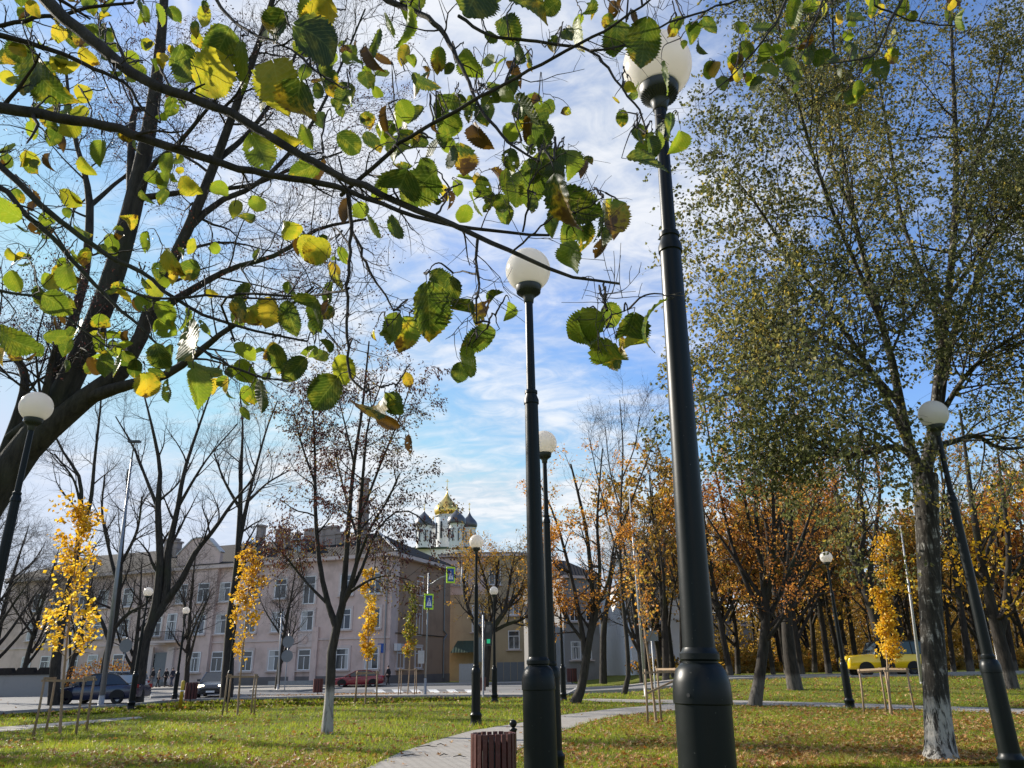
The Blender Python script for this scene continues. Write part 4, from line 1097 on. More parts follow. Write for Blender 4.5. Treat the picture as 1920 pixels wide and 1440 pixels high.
def person(label, loc, rz, jacket, trousers, stride=.18, ht=1.72, arm=.1):
    r = thing('person', label, 'person', tuple(loc), rz); s = ht/1.72
    V = [(0, 0, .92), (0, 0, 1.10), (0, .01, 1.30), (0, .01, 1.46), (0, .02, 1.53), (0, .03, 1.62), (0, .035, 1.69)]
    Rd = [(.15, .10), (.14, .095), (.155, .105), (.09, .07), (.052, .052), (.075, .088), (.06, .07)]
    E = [(0, 1), (1, 2), (2, 3), (3, 4), (4, 5), (5, 6)]
    legs = []; arms = []
    for sg in (1, -1):
        st_ = stride*sg; b0 = len(V)
        V += [(sg*.09, 0, .86), (sg*.095, st_*.45+.03, .48), (sg*.10, st_, .09), (sg*.10, st_+.13, .035)]; Rd += [.085, .058, .042, .038]
        E += [(0, b0), (b0, b0+1), (b0+1, b0+2), (b0+2, b0+3)]; legs.append(b0)
        b1 = len(V)
        V += [(sg*.19, .01, 1.42), (sg*.24, -st_*.3-.01, 1.14), (sg*.25, -st_*.5+arm, .90), (sg*.25, -st_*.5+arm+.01, .83)]; Rd += [.058, .042, .030, .028]
        E += [(3, b1), (b1, b1+1), (b1+1, b1+2), (b1+2, b1+3)]; arms.append(b1)
        for f_ in range(5):
            q = len(V); y0 = -st_*.5+arm+(f_-2)*.017; ln_ = (.05, .075, .085, .08, .06)[f_]
            V += [(sg*.25, y0, .80), (sg*(.25-.012), y0+.006, .80-ln_)]; Rd += [.009, .007]
            E += [(b1+3, q), (q, q+1)]
    V = [np.array(v)*s for v in V]
    skin_obj('body', V, E, [tuple(np.array(x if isinstance(x, tuple) else (x, x))*s) for x in Rd], MT['skin'], r)
    # jacket over torso and arms
    I = [0, 1, 2, 3]; jv = [V[0]-np.array([0, 0, .06])]+[V[k_] for k_ in I[1:]]; jr = [(.175*s, .125*s), (.165*s, .118*s), (.18*s, .128*s), (.105*s, .085*s)]; je = [(0, 1), (1, 2), (2, 3)]
    for b1 in arms:
        q = len(jv); jv += [V[b1], V[b1+1], V[b1+2]+(V[b1+1]-V[b1+2])*.12]; jr += [.075*s, .06*s, .048*s]; je += [(3, q), (q, q+1), (q+1, q+2)]
    skin_obj('jacket', jv, je, jr, jacket, r)
    tv = [V[0]]; trr = [(.162*s, .115*s)]; te = []
    for b0 in legs:
        q = len(tv); tv += [V[b0], V[b0+1], V[b0+2]]; trr += [.10*s, .074*s, .06*s]; te += [(0, q), (q, q+1), (q+1, q+2)]
    skin_obj('trousers', tv, te, trr, trousers, r)
    for b0 in legs:
        m = MB(); a_ = V[b0+2]; m.tube([a_+[0, -.05, -.02], a_+[0, .02, -.045], a_+[0, .17, -.055]], [.045, .052, .035], 10); m.build('shoe', cloth['black'], r, True)
    hv = V[6]+np.array([0, -.012, .0]); a = np.linspace(-.5, math.pi/2, 8)
    MB().lathe([(.088*math.cos(t_)*s+1e-4, .085*math.sin(t_)*s) for t_ in a], 16, hv).build('hair', MT['hair'], r, True)
    return r
def pd(px, Y): return (at(px, 1285, Y)[0], Y, .14)
person('person in a dark jacket walking nearest the lamp, by the pink house door', pd(321, 81), 1.3, cloth['navy'], cloth['denim'], .2, 1.78)
person('person in black bending forward slightly at the house door', pd(309, 81.5), 1.0, cloth['black'], cloth['black'], .12, 1.72, .2)
person('person in a beige top and dark trousers beside the door', pd(295, 80.5), -1.2, cloth['beige'], cloth['black'], .15, 1.68)
person('person in dark clothes beside the forked trunk', pd(284, 79), 1.6, cloth['black'], cloth['grey'], .2, 1.8)
person('person in black walking past the tail of the red car', (at(727, 1290, 74)[0], 74, .02), 1.2, cloth['black'], cloth['black'], .2, 1.74)
# ------------------------------------------------------------------ trees
NR = np.random.default_rng
BARE = [dict(count=7, L=(2.2, 4.5), ang=(38, 12), t=(.3, 1), n=7, wander=.14, up=.07, rr=.5, k=5, rmin=.012),
        dict(count=8, L=(1.0, 2.2), ang=(42, 14), t=(.2, 1), n=6, wander=.18, up=.05, rr=.5, k=4, rmin=.007),
        dict(count=7, L=(.4, 1.1), ang=(42, 15), t=(.15, 1), n=5, wander=.2, up=.04, rr=.5, k=3, rmin=.004)]
def lv(**kw): return kw

def joined(tr, Y, dys, wf, n=12, lf=1.0):
    """limbs traced in the photo; every later limb springs from the nearest point of an earlier one"""
    out = []
    for k, l in enumerate(tr):
        P, Rr = limb(l, Y, n if k else n+6, dys[k % len(dys)] if k else .2, wf if k == 0 else wf*lf)
        if k:
            Q = np.concatenate([a[0][0] for a in out]); qx, qy = proj(Q); i = int(np.argmin((qx-l[0][0])**2+(qy-l[0][1])**2))
            sh = Q[i]-P[0, 0]; P = P+sh[None, None]*(np.linspace(1, 0, P.shape[1])**1.5)[None, :, None]*np.array([1., 1, 1])+np.array([0, sh[1], 0])*(1-np.linspace(1, 0, P.shape[1])**1.5)[None, :, None]
        out.append((P, Rr))
    return out
# big dark leaning tree at the left
YT = 11.0; rg = NR(3)
L2 = joined([[(-120, 1060, 190), (-60, 985, 165), (0, 905, 140), (60, 825, 118), (115, 745, 102), (165, 640, 90), (205, 540, 84), (235, 440, 78), (262, 330, 66), (285, 210, 52), (300, 90, 40), (312, -60, 28)],
             [(20, 900, 110), (100, 818, 92), (175, 755, 76), (235, 705, 64), (262, 640, 54), (285, 570, 48), (330, 480, 44), (365, 400, 40), (400, 310, 36), (440, 200, 30), (480, 90, 24), (520, -40, 18)],
             [(170, 770, 62), (240, 742, 44), (320, 715, 34), (390, 660, 26), (410, 640, 22), (470, 600, 20), (540, 580, 14), (590, 540, 9)],
             [(255, 655, 40), (300, 600, 34), (350, 565, 28), (430, 520, 22), (520, 490, 18), (600, 440, 14), (690, 420, 9)],
             [(20, 800, 70), (60, 690, 44), (100, 600, 38), (130, 520, 34), (150, 400, 30), (148, 330, 22), (130, 240, 16), (120, 120, 10)],
             [(-30, 870, 60), (40, 700, 34), (10, 640, 26), (-40, 560, 20)],
             [(-60, 800, 50), (20, 770, 40), (60, 730, 30), (100, 640, 24)],
             [(152, 400, 22), (190, 340, 16), (230, 280, 12), (250, 180, 8)],
             [(235, 390, 36), (236, 300, 30), (245, 200, 24), (275, 190, 18), (290, 100, 12)],
             [(270, 385, 30), (300, 300, 22), (340, 260, 18), (400, 180, 12), (470, 90, 8)],
             [(365, 400, 30), (420, 360, 22), (500, 330, 18), (590, 240, 13), (650, 130, 9), (690, 40, 6)],
             [(400, 310, 26), (470, 260, 18), (540, 170, 13), (590, 60, 8)],
             [(285, 390, 30), (370, 370, 20), (480, 350, 15), (560, 310, 11), (640, 280, 7)]], YT, (.3, -.6, -1.2, .9, 1.0, .5, -.5, 1.2, .8, -.8, .8, 1.6, 1.2), .48, 16)
tree('bare_tree', 'huge dark leaning bare tree with thick forked limbs at the left edge', 'tree', L2,
     [lv(count=12, L=(1.1, 2.6), ang=(50, 16), t=(.35, 1), n=8, wander=.17, up=.05, rr=.32, k=6, rmin=.009, only=1),
      lv(count=7, L=(.6, 1.5), ang=(45, 16), t=(.15, 1), n=6, wander=.2, up=.04, rr=.5, k=4, rmin=.005),
      lv(count=6, L=(.2, .7), ang=(45, 16), t=(.1, 1), n=5, wander=.24, up=.03, rr=.5, k=3, rmin=.003)], 11, MT['bark'],
     [dict(mat=MT['pod'], per=2, size=.04, keep=.35, lv=2, t0=.6, cluster=3, cj=.04, name='seed_pods')])

# bare trees of the left and middle distance
def bt(label, limbs, Y, seed, levels=BARE, bark_m='bark', name='bare_tree', leaf=None, wf=.54):
    ls = joined(limbs, Y, (0, .8, -.8, 1.2, -1.2, .5, -.5), wf)
    return tree(name, label, 'tree', ls, levels, seed, MT[bark_m], leaf)
bt('forked bare tree with one limb reaching right, just right of the dark blue car',
   [[(256, 1322, 46), (262, 1270, 40), (272, 1200, 36), (290, 1150, 32), (300, 1060, 26), (296, 950, 20), (300, 880, 14), (285, 800, 9), (270, 740, 5)],
    [(282, 1165, 30), (310, 1120, 26), (312, 1040, 24), (330, 960, 18), (345, 880, 13), (375, 790, 8), (400, 720, 4)],
    [(305, 1130, 28), (335, 1090, 22), (360, 1040, 18), (400, 990, 14), (435, 940, 10), (470, 900, 6)],
    [(300, 960, 14), (275, 900, 10), (250, 840, 7), (215, 780, 4)], [(330, 960, 12), (360, 900, 9), (390, 850, 6), (440, 790, 4)]], 43, 21)
bt('tall pollarded trunk with two upright stems left of the gabled bay',
   [[(424, 1312, 46), (428, 1240, 38), (434, 1150, 34), (440, 1110, 30), (446, 1040, 22), (450, 960, 17), (452, 880, 12), (455, 800, 7), (450, 740, 4)],
    [(448, 1010, 18), (465, 930, 13), (480, 870, 9), (500, 800, 6), (520, 750, 4)], [(450, 950, 12), (420, 900, 8), (400, 850, 5)], [(462, 945, 10), (500, 905, 7), (540, 880, 4)]], 46, 22)
bt('dark trunk with two stems directly behind the yellow sapling at left',
   [[(100, 1326, 40), (104, 1250, 34), (118, 1150, 30), (140, 1060, 22), (150, 980, 16), (150, 900, 12), (120, 850, 8), (95, 800, 5)],
    [(146, 1010, 16), (168, 940, 14), (176, 860, 10), (185, 780, 7), (190, 720, 4)], [(150, 960, 10), (135, 900, 7), (100, 850, 5)]], 42, 23)
bt('bare spreading tree in front of the left wing of the pink house',
   [[(192, 1282, 26), (200, 1230, 24), (210, 1190, 22), (222, 1120, 17), (228, 1030, 13), (236, 950, 9), (240, 880, 5)],
    [(206, 1200, 16), (190, 1160, 12), (176, 1140, 9), (150, 1100, 6), (130, 1090, 4)], [(212, 1180, 16), (240, 1150, 12), (275, 1130, 8), (290, 1100, 5)],
    [(222, 1110, 14), (205, 1040, 11), (190, 960, 8), (195, 890, 5)], [(225, 1070, 12), (255, 1000, 9), (265, 930, 6)]], 55, 24,
   [dict(BARE[0], count=10), dict(BARE[1], count=9), BARE[2]])
# the tree with the white painted foot and hanging seed pods
bt('tree with white painted trunk foot and dark hanging seed pods on the left lawn',
   [[(613, 1377, 34), (616, 1330, 26), (620, 1270, 25), (624, 1200, 24), (640, 1150, 20), (648, 1060, 15), (655, 960, 12), (665, 860, 9), (680, 760, 7), (692, 640, 4)],
    [(622, 1200, 20), (605, 1140, 15), (592, 1060, 12), (587, 960, 10), (588, 860, 7), (586, 780, 4), (590, 700, 3)],
    [(638, 1155, 16), (664, 1080, 12), (672, 980, 10), (680, 880, 8), (690, 790, 5), (720, 700, 3)],
    [(650, 1130, 13), (680, 1070, 10), (705, 1000, 7), (740, 960, 5), (775, 960, 4), (800, 985, 3)],
    [(655, 1060, 10), (690, 990, 7), (725, 940, 6), (750, 890, 4)],
    [(598, 1120, 9), (560, 1080, 6), (530, 1040, 5), (505, 1010, 3)],
    [(668, 980, 8), (710, 880, 6), (745, 800, 4), (775, 720, 3)],
    [(588, 900, 7), (560, 830, 5), (540, 760, 3)], [(660, 880, 7), (640, 780, 4), (620, 700, 3)], [(645, 1120, 9), (690, 1090, 6), (730, 1080, 4), (765, 1085, 3)], [(672, 1000, 8), (650, 930, 6), (630, 850, 4)]],
   20.6, 25, [dict(count=13, L=(.9, 2.1), ang=(52, 14), t=(.3, 1), n=7, wander=.15, up=.03, rr=.5, k=5, rmin=.006, only=1),
              dict(count=7, L=(.4, 1.0), ang=(46, 14), t=(.2, 1), n=6, wander=.17, up=0., rr=.5, k=4, rmin=.0035)],
   'bark_l', 'ash_tree', wf=.70, leaf=[dict(mat=MT['pod'], per=7, size=.095, keep=.6, lv=1, t0=.35, cluster=2, cj=.05, width=.42, hang=1.5, spread=.5, name='seed_pods'), dict(mat=MT['podolive'], per=6, size=.08, keep=.6, lv=1, t0=.2, cluster=2, cj=.08, width=.5, hang=.7, name='crown'),
                          dict(mat=MT['podolive'], per=5, size=.085, keep=.5, lv=0, t0=.3, cluster=2, cj=.12, width=.5, hang=.8, name='dry_leaves')])
bt('curved leaning rowan trunk with rust leaves right of the centre posts',
   [[(1078, 1320, 26), (1090, 1290, 20), (1097, 1250, 19), (1103, 1210, 17), (1112, 1150, 13), (1108, 1080, 10), (1100, 1000, 8), (1085, 930, 6), (1070, 870, 4)],
    [(1097, 1240, 16), (1090, 1190, 12), (1078, 1120, 9), (1060, 1040, 7), (1040, 970, 5), (1010, 900, 3)],
    [(1104, 1200, 12), (1120, 1140, 9), (1125, 1060, 8), (1120, 980, 6), (1125, 900, 4), (1130, 840, 3)],
    [(1112, 1150, 9), (1140, 1090, 7), (1150, 1030, 5), (1160, 990, 3)], [(1070, 1080, 7), (1040, 1060, 5), (1025, 1020, 3)], [(1095, 1190, 8), (1060, 1150, 6), (1040, 1110, 4)]], 34.5, 26,
   [dict(count=11, L=(1.0, 2.4), ang=(50, 14), t=(.2, 1), n=6, wander=.17, up=.04, rr=.5, k=4, rmin=.008),
    dict(count=7, L=(.5, 1.1), ang=(45, 14), t=(.2, 1), n=5, wander=.18, up=.02, rr=.5, k=3, rmin=.005)], 'bark', 'rowan_tree', wf=.85, leaf=
   [dict(mat=MT['orangeleaf'], per=11, size=.12, keep=.58, lv=1, cluster=2, cj=.10, hang=.4)])
bt('slim bare dark tree right of the rust rowan, with a crooked foot',
   [[(1170, 1303, 22), (1178, 1270, 17), (1176, 1210, 15), (1170, 1150, 13), (1164, 1080, 11), (1163, 1000, 9), (1165, 920, 7), (1168, 840, 5), (1162, 750, 3)],
    [(1164, 1050, 8), (1140, 970, 6), (1120, 890, 4), (1105, 820, 3)], [(1164, 1000, 8), (1190, 930, 6), (1215, 860, 4), (1235, 800, 3)], [(1165, 950, 6), (1145, 880, 4), (1135, 800, 3)], [(1167, 900, 6), (1190, 840, 4), (1200, 780, 3)],
    [(1172, 1150, 9), (1200, 1060, 7), (1215, 1000, 4)]], 44, 27)
bt('thick dark trunk behind the slim bare tree near the white house',
   [[(1131, 1282, 28), (1131, 1230, 24), (1132, 1180, 22), (1140, 1120, 14), (1150, 1060, 9), (1160, 1000, 5)], [(1133, 1180, 15), (1118, 1120, 10), (1110, 1060, 6), (1105, 1020, 4)], [(1138, 1150, 10), (1160, 1110, 7), (1185, 1080, 4)]], 66, 28,
   leaf=[dict(mat=MT['orangeleaf'], per=3, size=.16, keep=.3, lv=2)])
bt('loose olive leaved tree in front of the ochre house',
   [[(908, 1290, 22), (912, 1240, 20), (916, 1195, 18), (925, 1150, 12), (930, 1100, 8), (935, 1050, 5)], [(914, 1200, 14), (885, 1160, 10), (870, 1110, 7), (872, 1060, 4)], [(918, 1190, 14), (945, 1150, 11), (965, 1120, 9), (985, 1100, 6)],
    [(920, 1185, 11), (950, 1170, 9), (980, 1160, 7), (1005, 1140, 5)], [(925, 1150, 8), (910, 1090, 6), (895, 1040, 4)], [(945, 1150, 8), (955, 1090, 6), (965, 1040, 4)]], 66, 29,
   [dict(BARE[0], count=9, L=(2, 3.6)), dict(BARE[1], count=8), dict(BARE[2], count=5)], 'bark', 'willow_tree', wf=.8, leaf=
   [dict(mat=MT['oliveleaf'], per=2, size=.17, keep=.7, lv=2, cluster=2, cj=.12)])
# the rust coloured tree beyond the cross path and its neighbours
def hY(px, py): return gh(px, py)[1]
bt('rust and orange leaved tree with many stems beyond the cross path, nearer of the pair',
   [[(1415, 1325, 34), (1424, 1270, 26), (1432, 1210, 24), (1436, 1150, 20), (1430, 1080, 14), (1420, 1000, 11), (1415, 900, 8), (1410, 800, 5), (1400, 720, 3)],
    [(1434, 1160, 16), (1400, 1090, 11), (1370, 1010, 8), (1350, 920, 6), (1330, 820, 4), (1320, 740, 3)], [(1436, 1150, 14), (1450, 1080, 11), (1452, 990, 9), (1450, 880, 6), (1460, 780, 4)],
    [(1437, 1160, 14), (1470, 1090, 10), (1500, 1020, 8), (1530, 930, 6), (1550, 840, 4)], [(1432, 1190, 12), (1465, 1150, 9), (1510, 1080, 7), (1560, 1010, 5)], [(1430, 1130, 11), (1385, 1060, 8), (1340, 990, 5), (1310, 940, 3)],
    [(1424, 1060, 9), (1400, 960, 7), (1385, 860, 5), (1370, 770, 3)], [(1452, 1000, 8), (1480, 920, 6), (1500, 820, 4)]], hY(1418, 1325), 30,
   [dict(count=12, L=(1.2, 2.6), ang=(45, 14), t=(.2, 1), n=6, wander=.15, up=.06, rr=.5, k=4, rmin=.008),
    dict(count=8, L=(.5, 1.2), ang=(45, 14), t=(.2, 1), n=5, wander=.18, up=.03, rr=.5, k=3, rmin=.005)], 'bark_f', 'rowan_tree', wf=.78, leaf=
   [dict(mat=MT['rustleaf'], per=8, size=.12, keep=.56, lv=1, cluster=2, cj=.10, hang=.4)])
bt('dark trunked tree with rust leaves standing behind the nearer rust tree',
   [[(1494, 1307, 40), (1482, 1240, 30), (1476, 1180, 26), (1474, 1110, 20), (1480, 1020, 14), (1484, 940, 10), (1480, 850, 7), (1490, 760, 4)], [(1476, 1150, 16), (1450, 1090, 12), (1440, 1000, 9), (1425, 900, 6)],
    [(1475, 1120, 14), (1500, 1050, 11), (1530, 980, 8), (1545, 880, 5)], [(1478, 1060, 10), (1460, 960, 8), (1455, 860, 5)]], hY(1492, 1307), 31,
   [dict(count=11, L=(1.4, 3.), ang=(45, 14), t=(.2, 1), n=6, wander=.16, up=.05, rr=.5, k=4, rmin=.01),
    dict(count=8, L=(.6, 1.4), ang=(45, 14), t=(.2, 1), n=5, wander=.18, up=.03, rr=.5, k=3, rmin=.006)], 'bark_f', 'rowan_tree', wf=.78, leaf=
   [dict(mat=MT['rustleaf'], per=7, size=.14, keep=.55, lv=1, cluster=2, cj=.14)])
bt('leaning dark trunk behind the bright yellow sapling',
   [[(1672, 1290, 40), (1660, 1230, 32), (1642, 1160, 28), (1618, 1090, 22), (1595, 1030, 16), (1575, 960, 11), (1560, 880, 7), (1555, 800, 4)], [(1640, 1160, 18), (1630, 1080, 14), (1640, 1000, 10), (1650, 920, 7), (1640, 840, 4)],
    [(1610, 1070, 13), (1620, 980, 10), (1610, 900, 7), (1615, 820, 4)], [(1590, 1020, 9), (1545, 960, 7), (1520, 900, 4)]], hY(1672, 1290), 32,
   [dict(count=11, L=(1.6, 3.2), ang=(45, 14), t=(.2, 1), n=6, wander=.16, up=.05, rr=.5, k=4, rmin=.01),
    dict(count=8, L=(.6, 1.5), ang=(45, 14), t=(.2, 1), n=5, wander=.18, up=.03, rr=.5, k=3, rmin=.006)], 'bark_f', 'rowan_tree', wf=.78, leaf=
   [dict(mat=MT['rustleaf'], per=6, size=.15, keep=.55, lv=1, cluster=2, cj=.14)])
bt('yellow leaved maple with slanting dark stems right of the birch lamp',
   [[(1898, 1302, 46), (1882, 1230, 36), (1862, 1150, 30), (1842, 1060, 22), (1825, 960, 16), (1812, 860, 10), (1800, 770, 6)], [(1870, 1190, 24), (1885, 1110, 18), (1890, 1020, 14), (1880, 920, 9), (1870, 830, 5)],
    [(1850, 1100, 14), (1810, 1050, 9), (1785, 1010, 6)], [(1840, 1050, 13), (1870, 970, 9), (1900, 900, 6)], [(1885, 1100, 12), (1925, 1050, 9), (1960, 1000, 6)], [(1868, 1170, 12), (1830, 1140, 9), (1795, 1120, 6), (1770, 1090, 4)]], hY(1898, 1302), 33,
   [dict(count=9, L=(1.4, 2.8), ang=(50, 14), t=(.2, 1), n=6, wander=.16, up=.02, rr=.5, k=4, rmin=.01),
    dict(count=7, L=(.6, 1.3), ang=(45, 14), t=(.2, 1), n=5, wander=.18, up=0, rr=.5, k=3, rmin=.006)], 'bark_f', 'maple_tree', wf=.68, leaf=
   [dict(mat=MT['yellowleaf'], per=4, size=.19, keep=.48, lv=1, cluster=2, cj=.14, zb=(6.5, 10.5), width=.9)])

# big birch at the right
YB = gh(1765, 1428)[1]
B = joined([[(1766, 1436, 84), (1764, 1405, 62), (1758, 1340, 53), (1752, 1250, 48), (1746, 1150, 45), (1741, 1050, 45), (1738, 960, 46), (1734, 890, 50)],
            [(1736, 905, 40), (1712, 850, 32), (1696, 780, 27), (1680, 690, 23), (1655, 590, 19), (1628, 490, 16), (1600, 370, 13), (1580, 240, 10), (1570, 90, 7), (1565, -60, 4)],
            [(1738, 900, 40), (1752, 830, 33), (1762, 740, 28), (1774, 640, 24), (1788, 520, 20), (1798, 400, 18), (1800, 280, 15), (1796, 150, 11), (1790, 0, 7), (1785, -140, 4)],
            [(1745, 885, 30), (1765, 820, 24), (1776, 740, 20), (1790, 640, 17), (1830, 540, 14), (1880, 430, 11), (1930, 320, 8), (1970, 220, 4)],
            [(1722, 880, 26), (1690, 835, 20), (1660, 830, 18), (1620, 842, 17), (1575, 848, 15), (1545, 826, 12), (1510, 812, 8), (1465, 800, 4)],
            [(1770, 872, 22), (1810, 850, 17), (1850, 830, 15), (1900, 845, 11), (1960, 830, 7), (2020, 800, 4)],
            [(1700, 800, 22), (1660, 720, 18), (1610, 640, 15), (1550, 560, 12), (1480, 470, 9), (1420, 380, 7), (1360, 310, 4)],
            [(1690, 740, 18), (1640, 690, 14), (1570, 640, 12), (1500, 610, 9), (1430, 605, 6), (1385, 590, 3)],
            [(1660, 600, 16), (1620, 520, 13), (1560, 400, 11), (1510, 270, 9), (1470, 140, 6), (1440, 20, 4)],
            [(1775, 640, 16), (1740, 520, 13), (1700, 400, 11), (1680, 260, 9), (1660, 120, 6), (1650, -40, 4)],
            [(1800, 400, 14), (1840, 300, 11), (1880, 180, 8), (1910, 60, 5)],
            [(1790, 560, 14), (1850, 470, 11), (1900, 400, 8), (1960, 340, 5)],
            [(1600, 380, 12), (1540, 260, 9), (1500, 130, 6), (1480, 0, 4)],
            [(1760, 760, 18), (1820, 690, 14), (1880, 640, 11), (1950, 600, 7)],
            [(1640, 690, 12), (1580, 720, 9), (1520, 715, 7), (1460, 705, 5), (1420, 690, 3)]], YB, (0, -1., .6, 1.4, -1.6, .8, -2.2, -1.4, -3., 1.6, 1., -1.4, .8, -2., -2.6), .9, 16, .72)
tree('birch_tree', 'big birch with a white painted foot and dense small grey green leaves at the right', 'tree', B,
     [lv(count=21, L=(1.4, 3.1), ang=(48, 16), t=(.18, 1), n=8, wander=.16, up=.05, rr=.42, k=5, rmin=.007, only=1),
      lv(count=11, L=(.5, 1.4), ang=(45, 16), t=(.1, 1), n=6, wander=.2, up=-.02, rr=.5, k=4, rmin=.004),
      lv(count=4, L=(.25, .7), ang=(45, 16), t=(.15, 1), n=5, wander=.2, up=-.06, rr=.5, k=3, rmin=.0025)], 41, MT['bark_b'],
     [dict(mat=MT['birchleaf'], per=7, size=.075, keep=.76, lv=2, t0=.1, jit=.03, width=.75, hang=.5), dict(mat=MT['birchleaf'], per=8, size=.075, lv=1, t0=.2, jit=.09, width=.75, hang=.5, name='inner_crown')], twig_m=MT['bark_t'])

# young trees in the stake frames
def sapling(label, base, ht, cw, mat, seed, dense=1.0, z0=1.1, lean=0.0, size=.13, group='young maples in stake frames'):
    rng = NR(seed); base = np.array(base)
    n = 12; t = np.linspace(0, 1, n)
    P = np.stack([base[0]+lean*t*ht+.04*np.sin(t*5+seed), base[1]+0*t, base[2]+t*ht*.97], 1)[None]
    Rr = (.034*(1-t)+.006)[None]
    ls = [(P, Rr)]
    return tree('young_maple', label, 'young tree', ls,
                [dict(count=20, L=(cw*.5, cw*1.6), ang=(46, 13), t=(z0/ht, .99), n=7, wander=.14, up=.16, rr=.5, k=4, rmin=.005),
                 dict(count=5, L=(cw*.25, cw*.55), ang=(48, 14), t=(.25, 1), n=4, wander=.15, up=.05, rr=.5, k=3, rmin=.003)], seed, MT['stake'],
                [dict(mat=mat, per=max(1, int(8*dense)), size=size*.84, lv=1, cluster=2, cj=.08, keep=.76, t0=.1, width=.8, hang=.7, spread=.8),
                 dict(mat=mat, per=max(1, int(6*dense)), size=size*.84, lv=0, cluster=2, cj=.09, keep=.7, t0=.35, width=.8, hang=.7, spread=.8, name='inner_leaves')], twig_m=MT['stake'], group=group)
def htop(base, py, px): return at(px, py, base[1])[2]-base[2]
for k, (px, top, cw, m, z0, lab, dn, sz) in enumerate([
    (148, 965, 1.12, 'yellowleaf', 1.8, 'bright lemon yellow sapling in front of the dark blue car', 1.1, .15),
    (470, 1018, .80, 'amberleaf', 1.7, 'amber orange sapling in front of the pollarded trunk', 1.0, .15),
    (692, 1072, .52, 'yellowleaf', 1.7, 'narrow yellow sapling right of the white footed tree', 1.0, .16),
    (775, 1095, .62, 'greenyellow', 1.9, 'green and orange sapling beside the crossing sign pole', .9, .17),
    (1192, 1010, .6, 'rustleaf', 1.9, 'sparse orange red sapling left of the thickest lamp post', .3, .12),
    (1655, 1000, .42, 'yellowleaf', 1.25, 'slender glowing yellow sapling in front of the yellow car', 1.5, .12)]):
    b = YG[k].copy(); h = htop(b, top, px); tx = at(px, top, b[1])[0]
    sapling(lab, b, h, cw, MT[m], 60+k, dn, z0, (tx-b[0])/h, sz)

# ---- wood behind the road: a few kinds, copied
def proto_tree(name, label, seed, ht, leaf, lean=.05, spread=1., bark_m='bark_o', levels=None, clear=.35):
    rng = NR(seed); t = np.linspace(0, 1, 12)
    P = np.stack([lean*ht*t+.25*np.sin(t*3+seed), .2*np.sin(t*4+seed*2), t*ht*.92], 1)
    Rr = .22*(1-t)**.8+.02
    ls = [(P[None], Rr[None])]
    for k in range(6):
        f = clear+.09*k; i = int(f*11); a = rng.uniform(0, 6.28); L = ht*(.5-.05*k); tt = np.linspace(0, 1, 8)
        d = np.array([math.cos(a)*.55*spread, math.sin(a)*.55*spread, .85])
        Q = P[i]+d*L*tt[:, None]+np.stack([.25*np.sin(tt*4+k), .25*np.cos(tt*3+k)-.25, .4*tt**2], 1)
        ls.append((Q[None], (Rr[i]*.6*(1-tt)+.015)[None]))
    lv_ = levels or [dict(count=9, L=(1.6, 3.4), ang=(45, 14), t=(.35, 1), n=6, wander=.16, up=.06, rr=.5, k=4, rmin=.014),
                     dict(count=6, L=(.8, 1.7), ang=(45, 14), t=(.2, 1), n=5, wander=.18, up=.03, rr=.5, k=3, rmin=.008)]
    return tree(name, label, 'tree', ls, lv_, seed, MT[bark_m], leaf)
WG = 'trees of the wood beyond the road'
pr = [proto_tree('wood_tree', 'tall dark wood tree with thin olive leaves beyond the road', 101, 15, [dict(mat=MT['oliveleaf'], per=13, size=.28, keep=.75, lv=1)], .06),
      proto_tree('wood_tree', 'tall dark wood tree with rust brown leaves beyond the road', 102, 14, [dict(mat=MT['rustleaf'], per=12, size=.27, keep=.75, lv=1)], -.05),
      proto_tree('wood_tree', 'tall almost bare wood tree beyond the road', 103, 16, [dict(mat=MT['oliveleaf'], per=4, size=.24, keep=.5, lv=1)], .08, .8),
      proto_tree('wood_tree', 'wood tree with yellow olive leaves hanging low beyond the road', 104, 13, [dict(mat=MT['oliveleaf'], per=12, size=.28, keep=.7, lv=1)], -.03, 1.2, clear=.22)]
spots = []
rw = NR(77)
fixed = [(1250, 1296, 0, 56), (1265, 1290, 2, 62), (1283, 1286, 2, 60), (1302, 1284, 0, 64), (1372, 1283, 1, 58), (1386, 1284, 3, 70), (1452, 1280, 1, 60), (1478, 1280, 0, 66), (1505, 1278, 3, 58), (1530, 1276, 0, 72), (1556, 1275, 1, 62),
         (1580, 1275, 2, 74), (1608, 1274, 0, 66), (1700, 1272, 3, 60), (1720, 1272, 1, 70), (1790, 1270, 0, 60), (1822, 1268, 2, 57), (1848, 1268, 3, 64), (1905, 1266, 1, 60), (1940, 1266, 0, 66), (1985, 1264, 2, 62), (2030, 1262, 1, 58), (1215, 1290, 2, 66)]
for px, py, kd, Y in fixed: spots.append((at(px, py, Y)[0], Y, kd))
for k in range(52):
    Y = rw.uniform(76, 125); px = rw.uniform(1215, 2020); spots.append((at(px, 1265, Y)[0], Y, int(rw.integers(0, 4))))
used = set()
for x, Y, kd in spots:
    z = float(H(x, Y)); rot = rw.uniform(0, 6.28); s_ = rw.uniform(.8, 1.15)
    if kd not in used:
        used.add(kd); o = pr[kd]; o.location = (x, Y, z-.1); o.rotation_euler = (0, 0, rot); o.scale = (s_,)*3; o['group'] = WG
    else: dup(pr[kd], (x, Y, z-.1), rot, s_, None, WG)
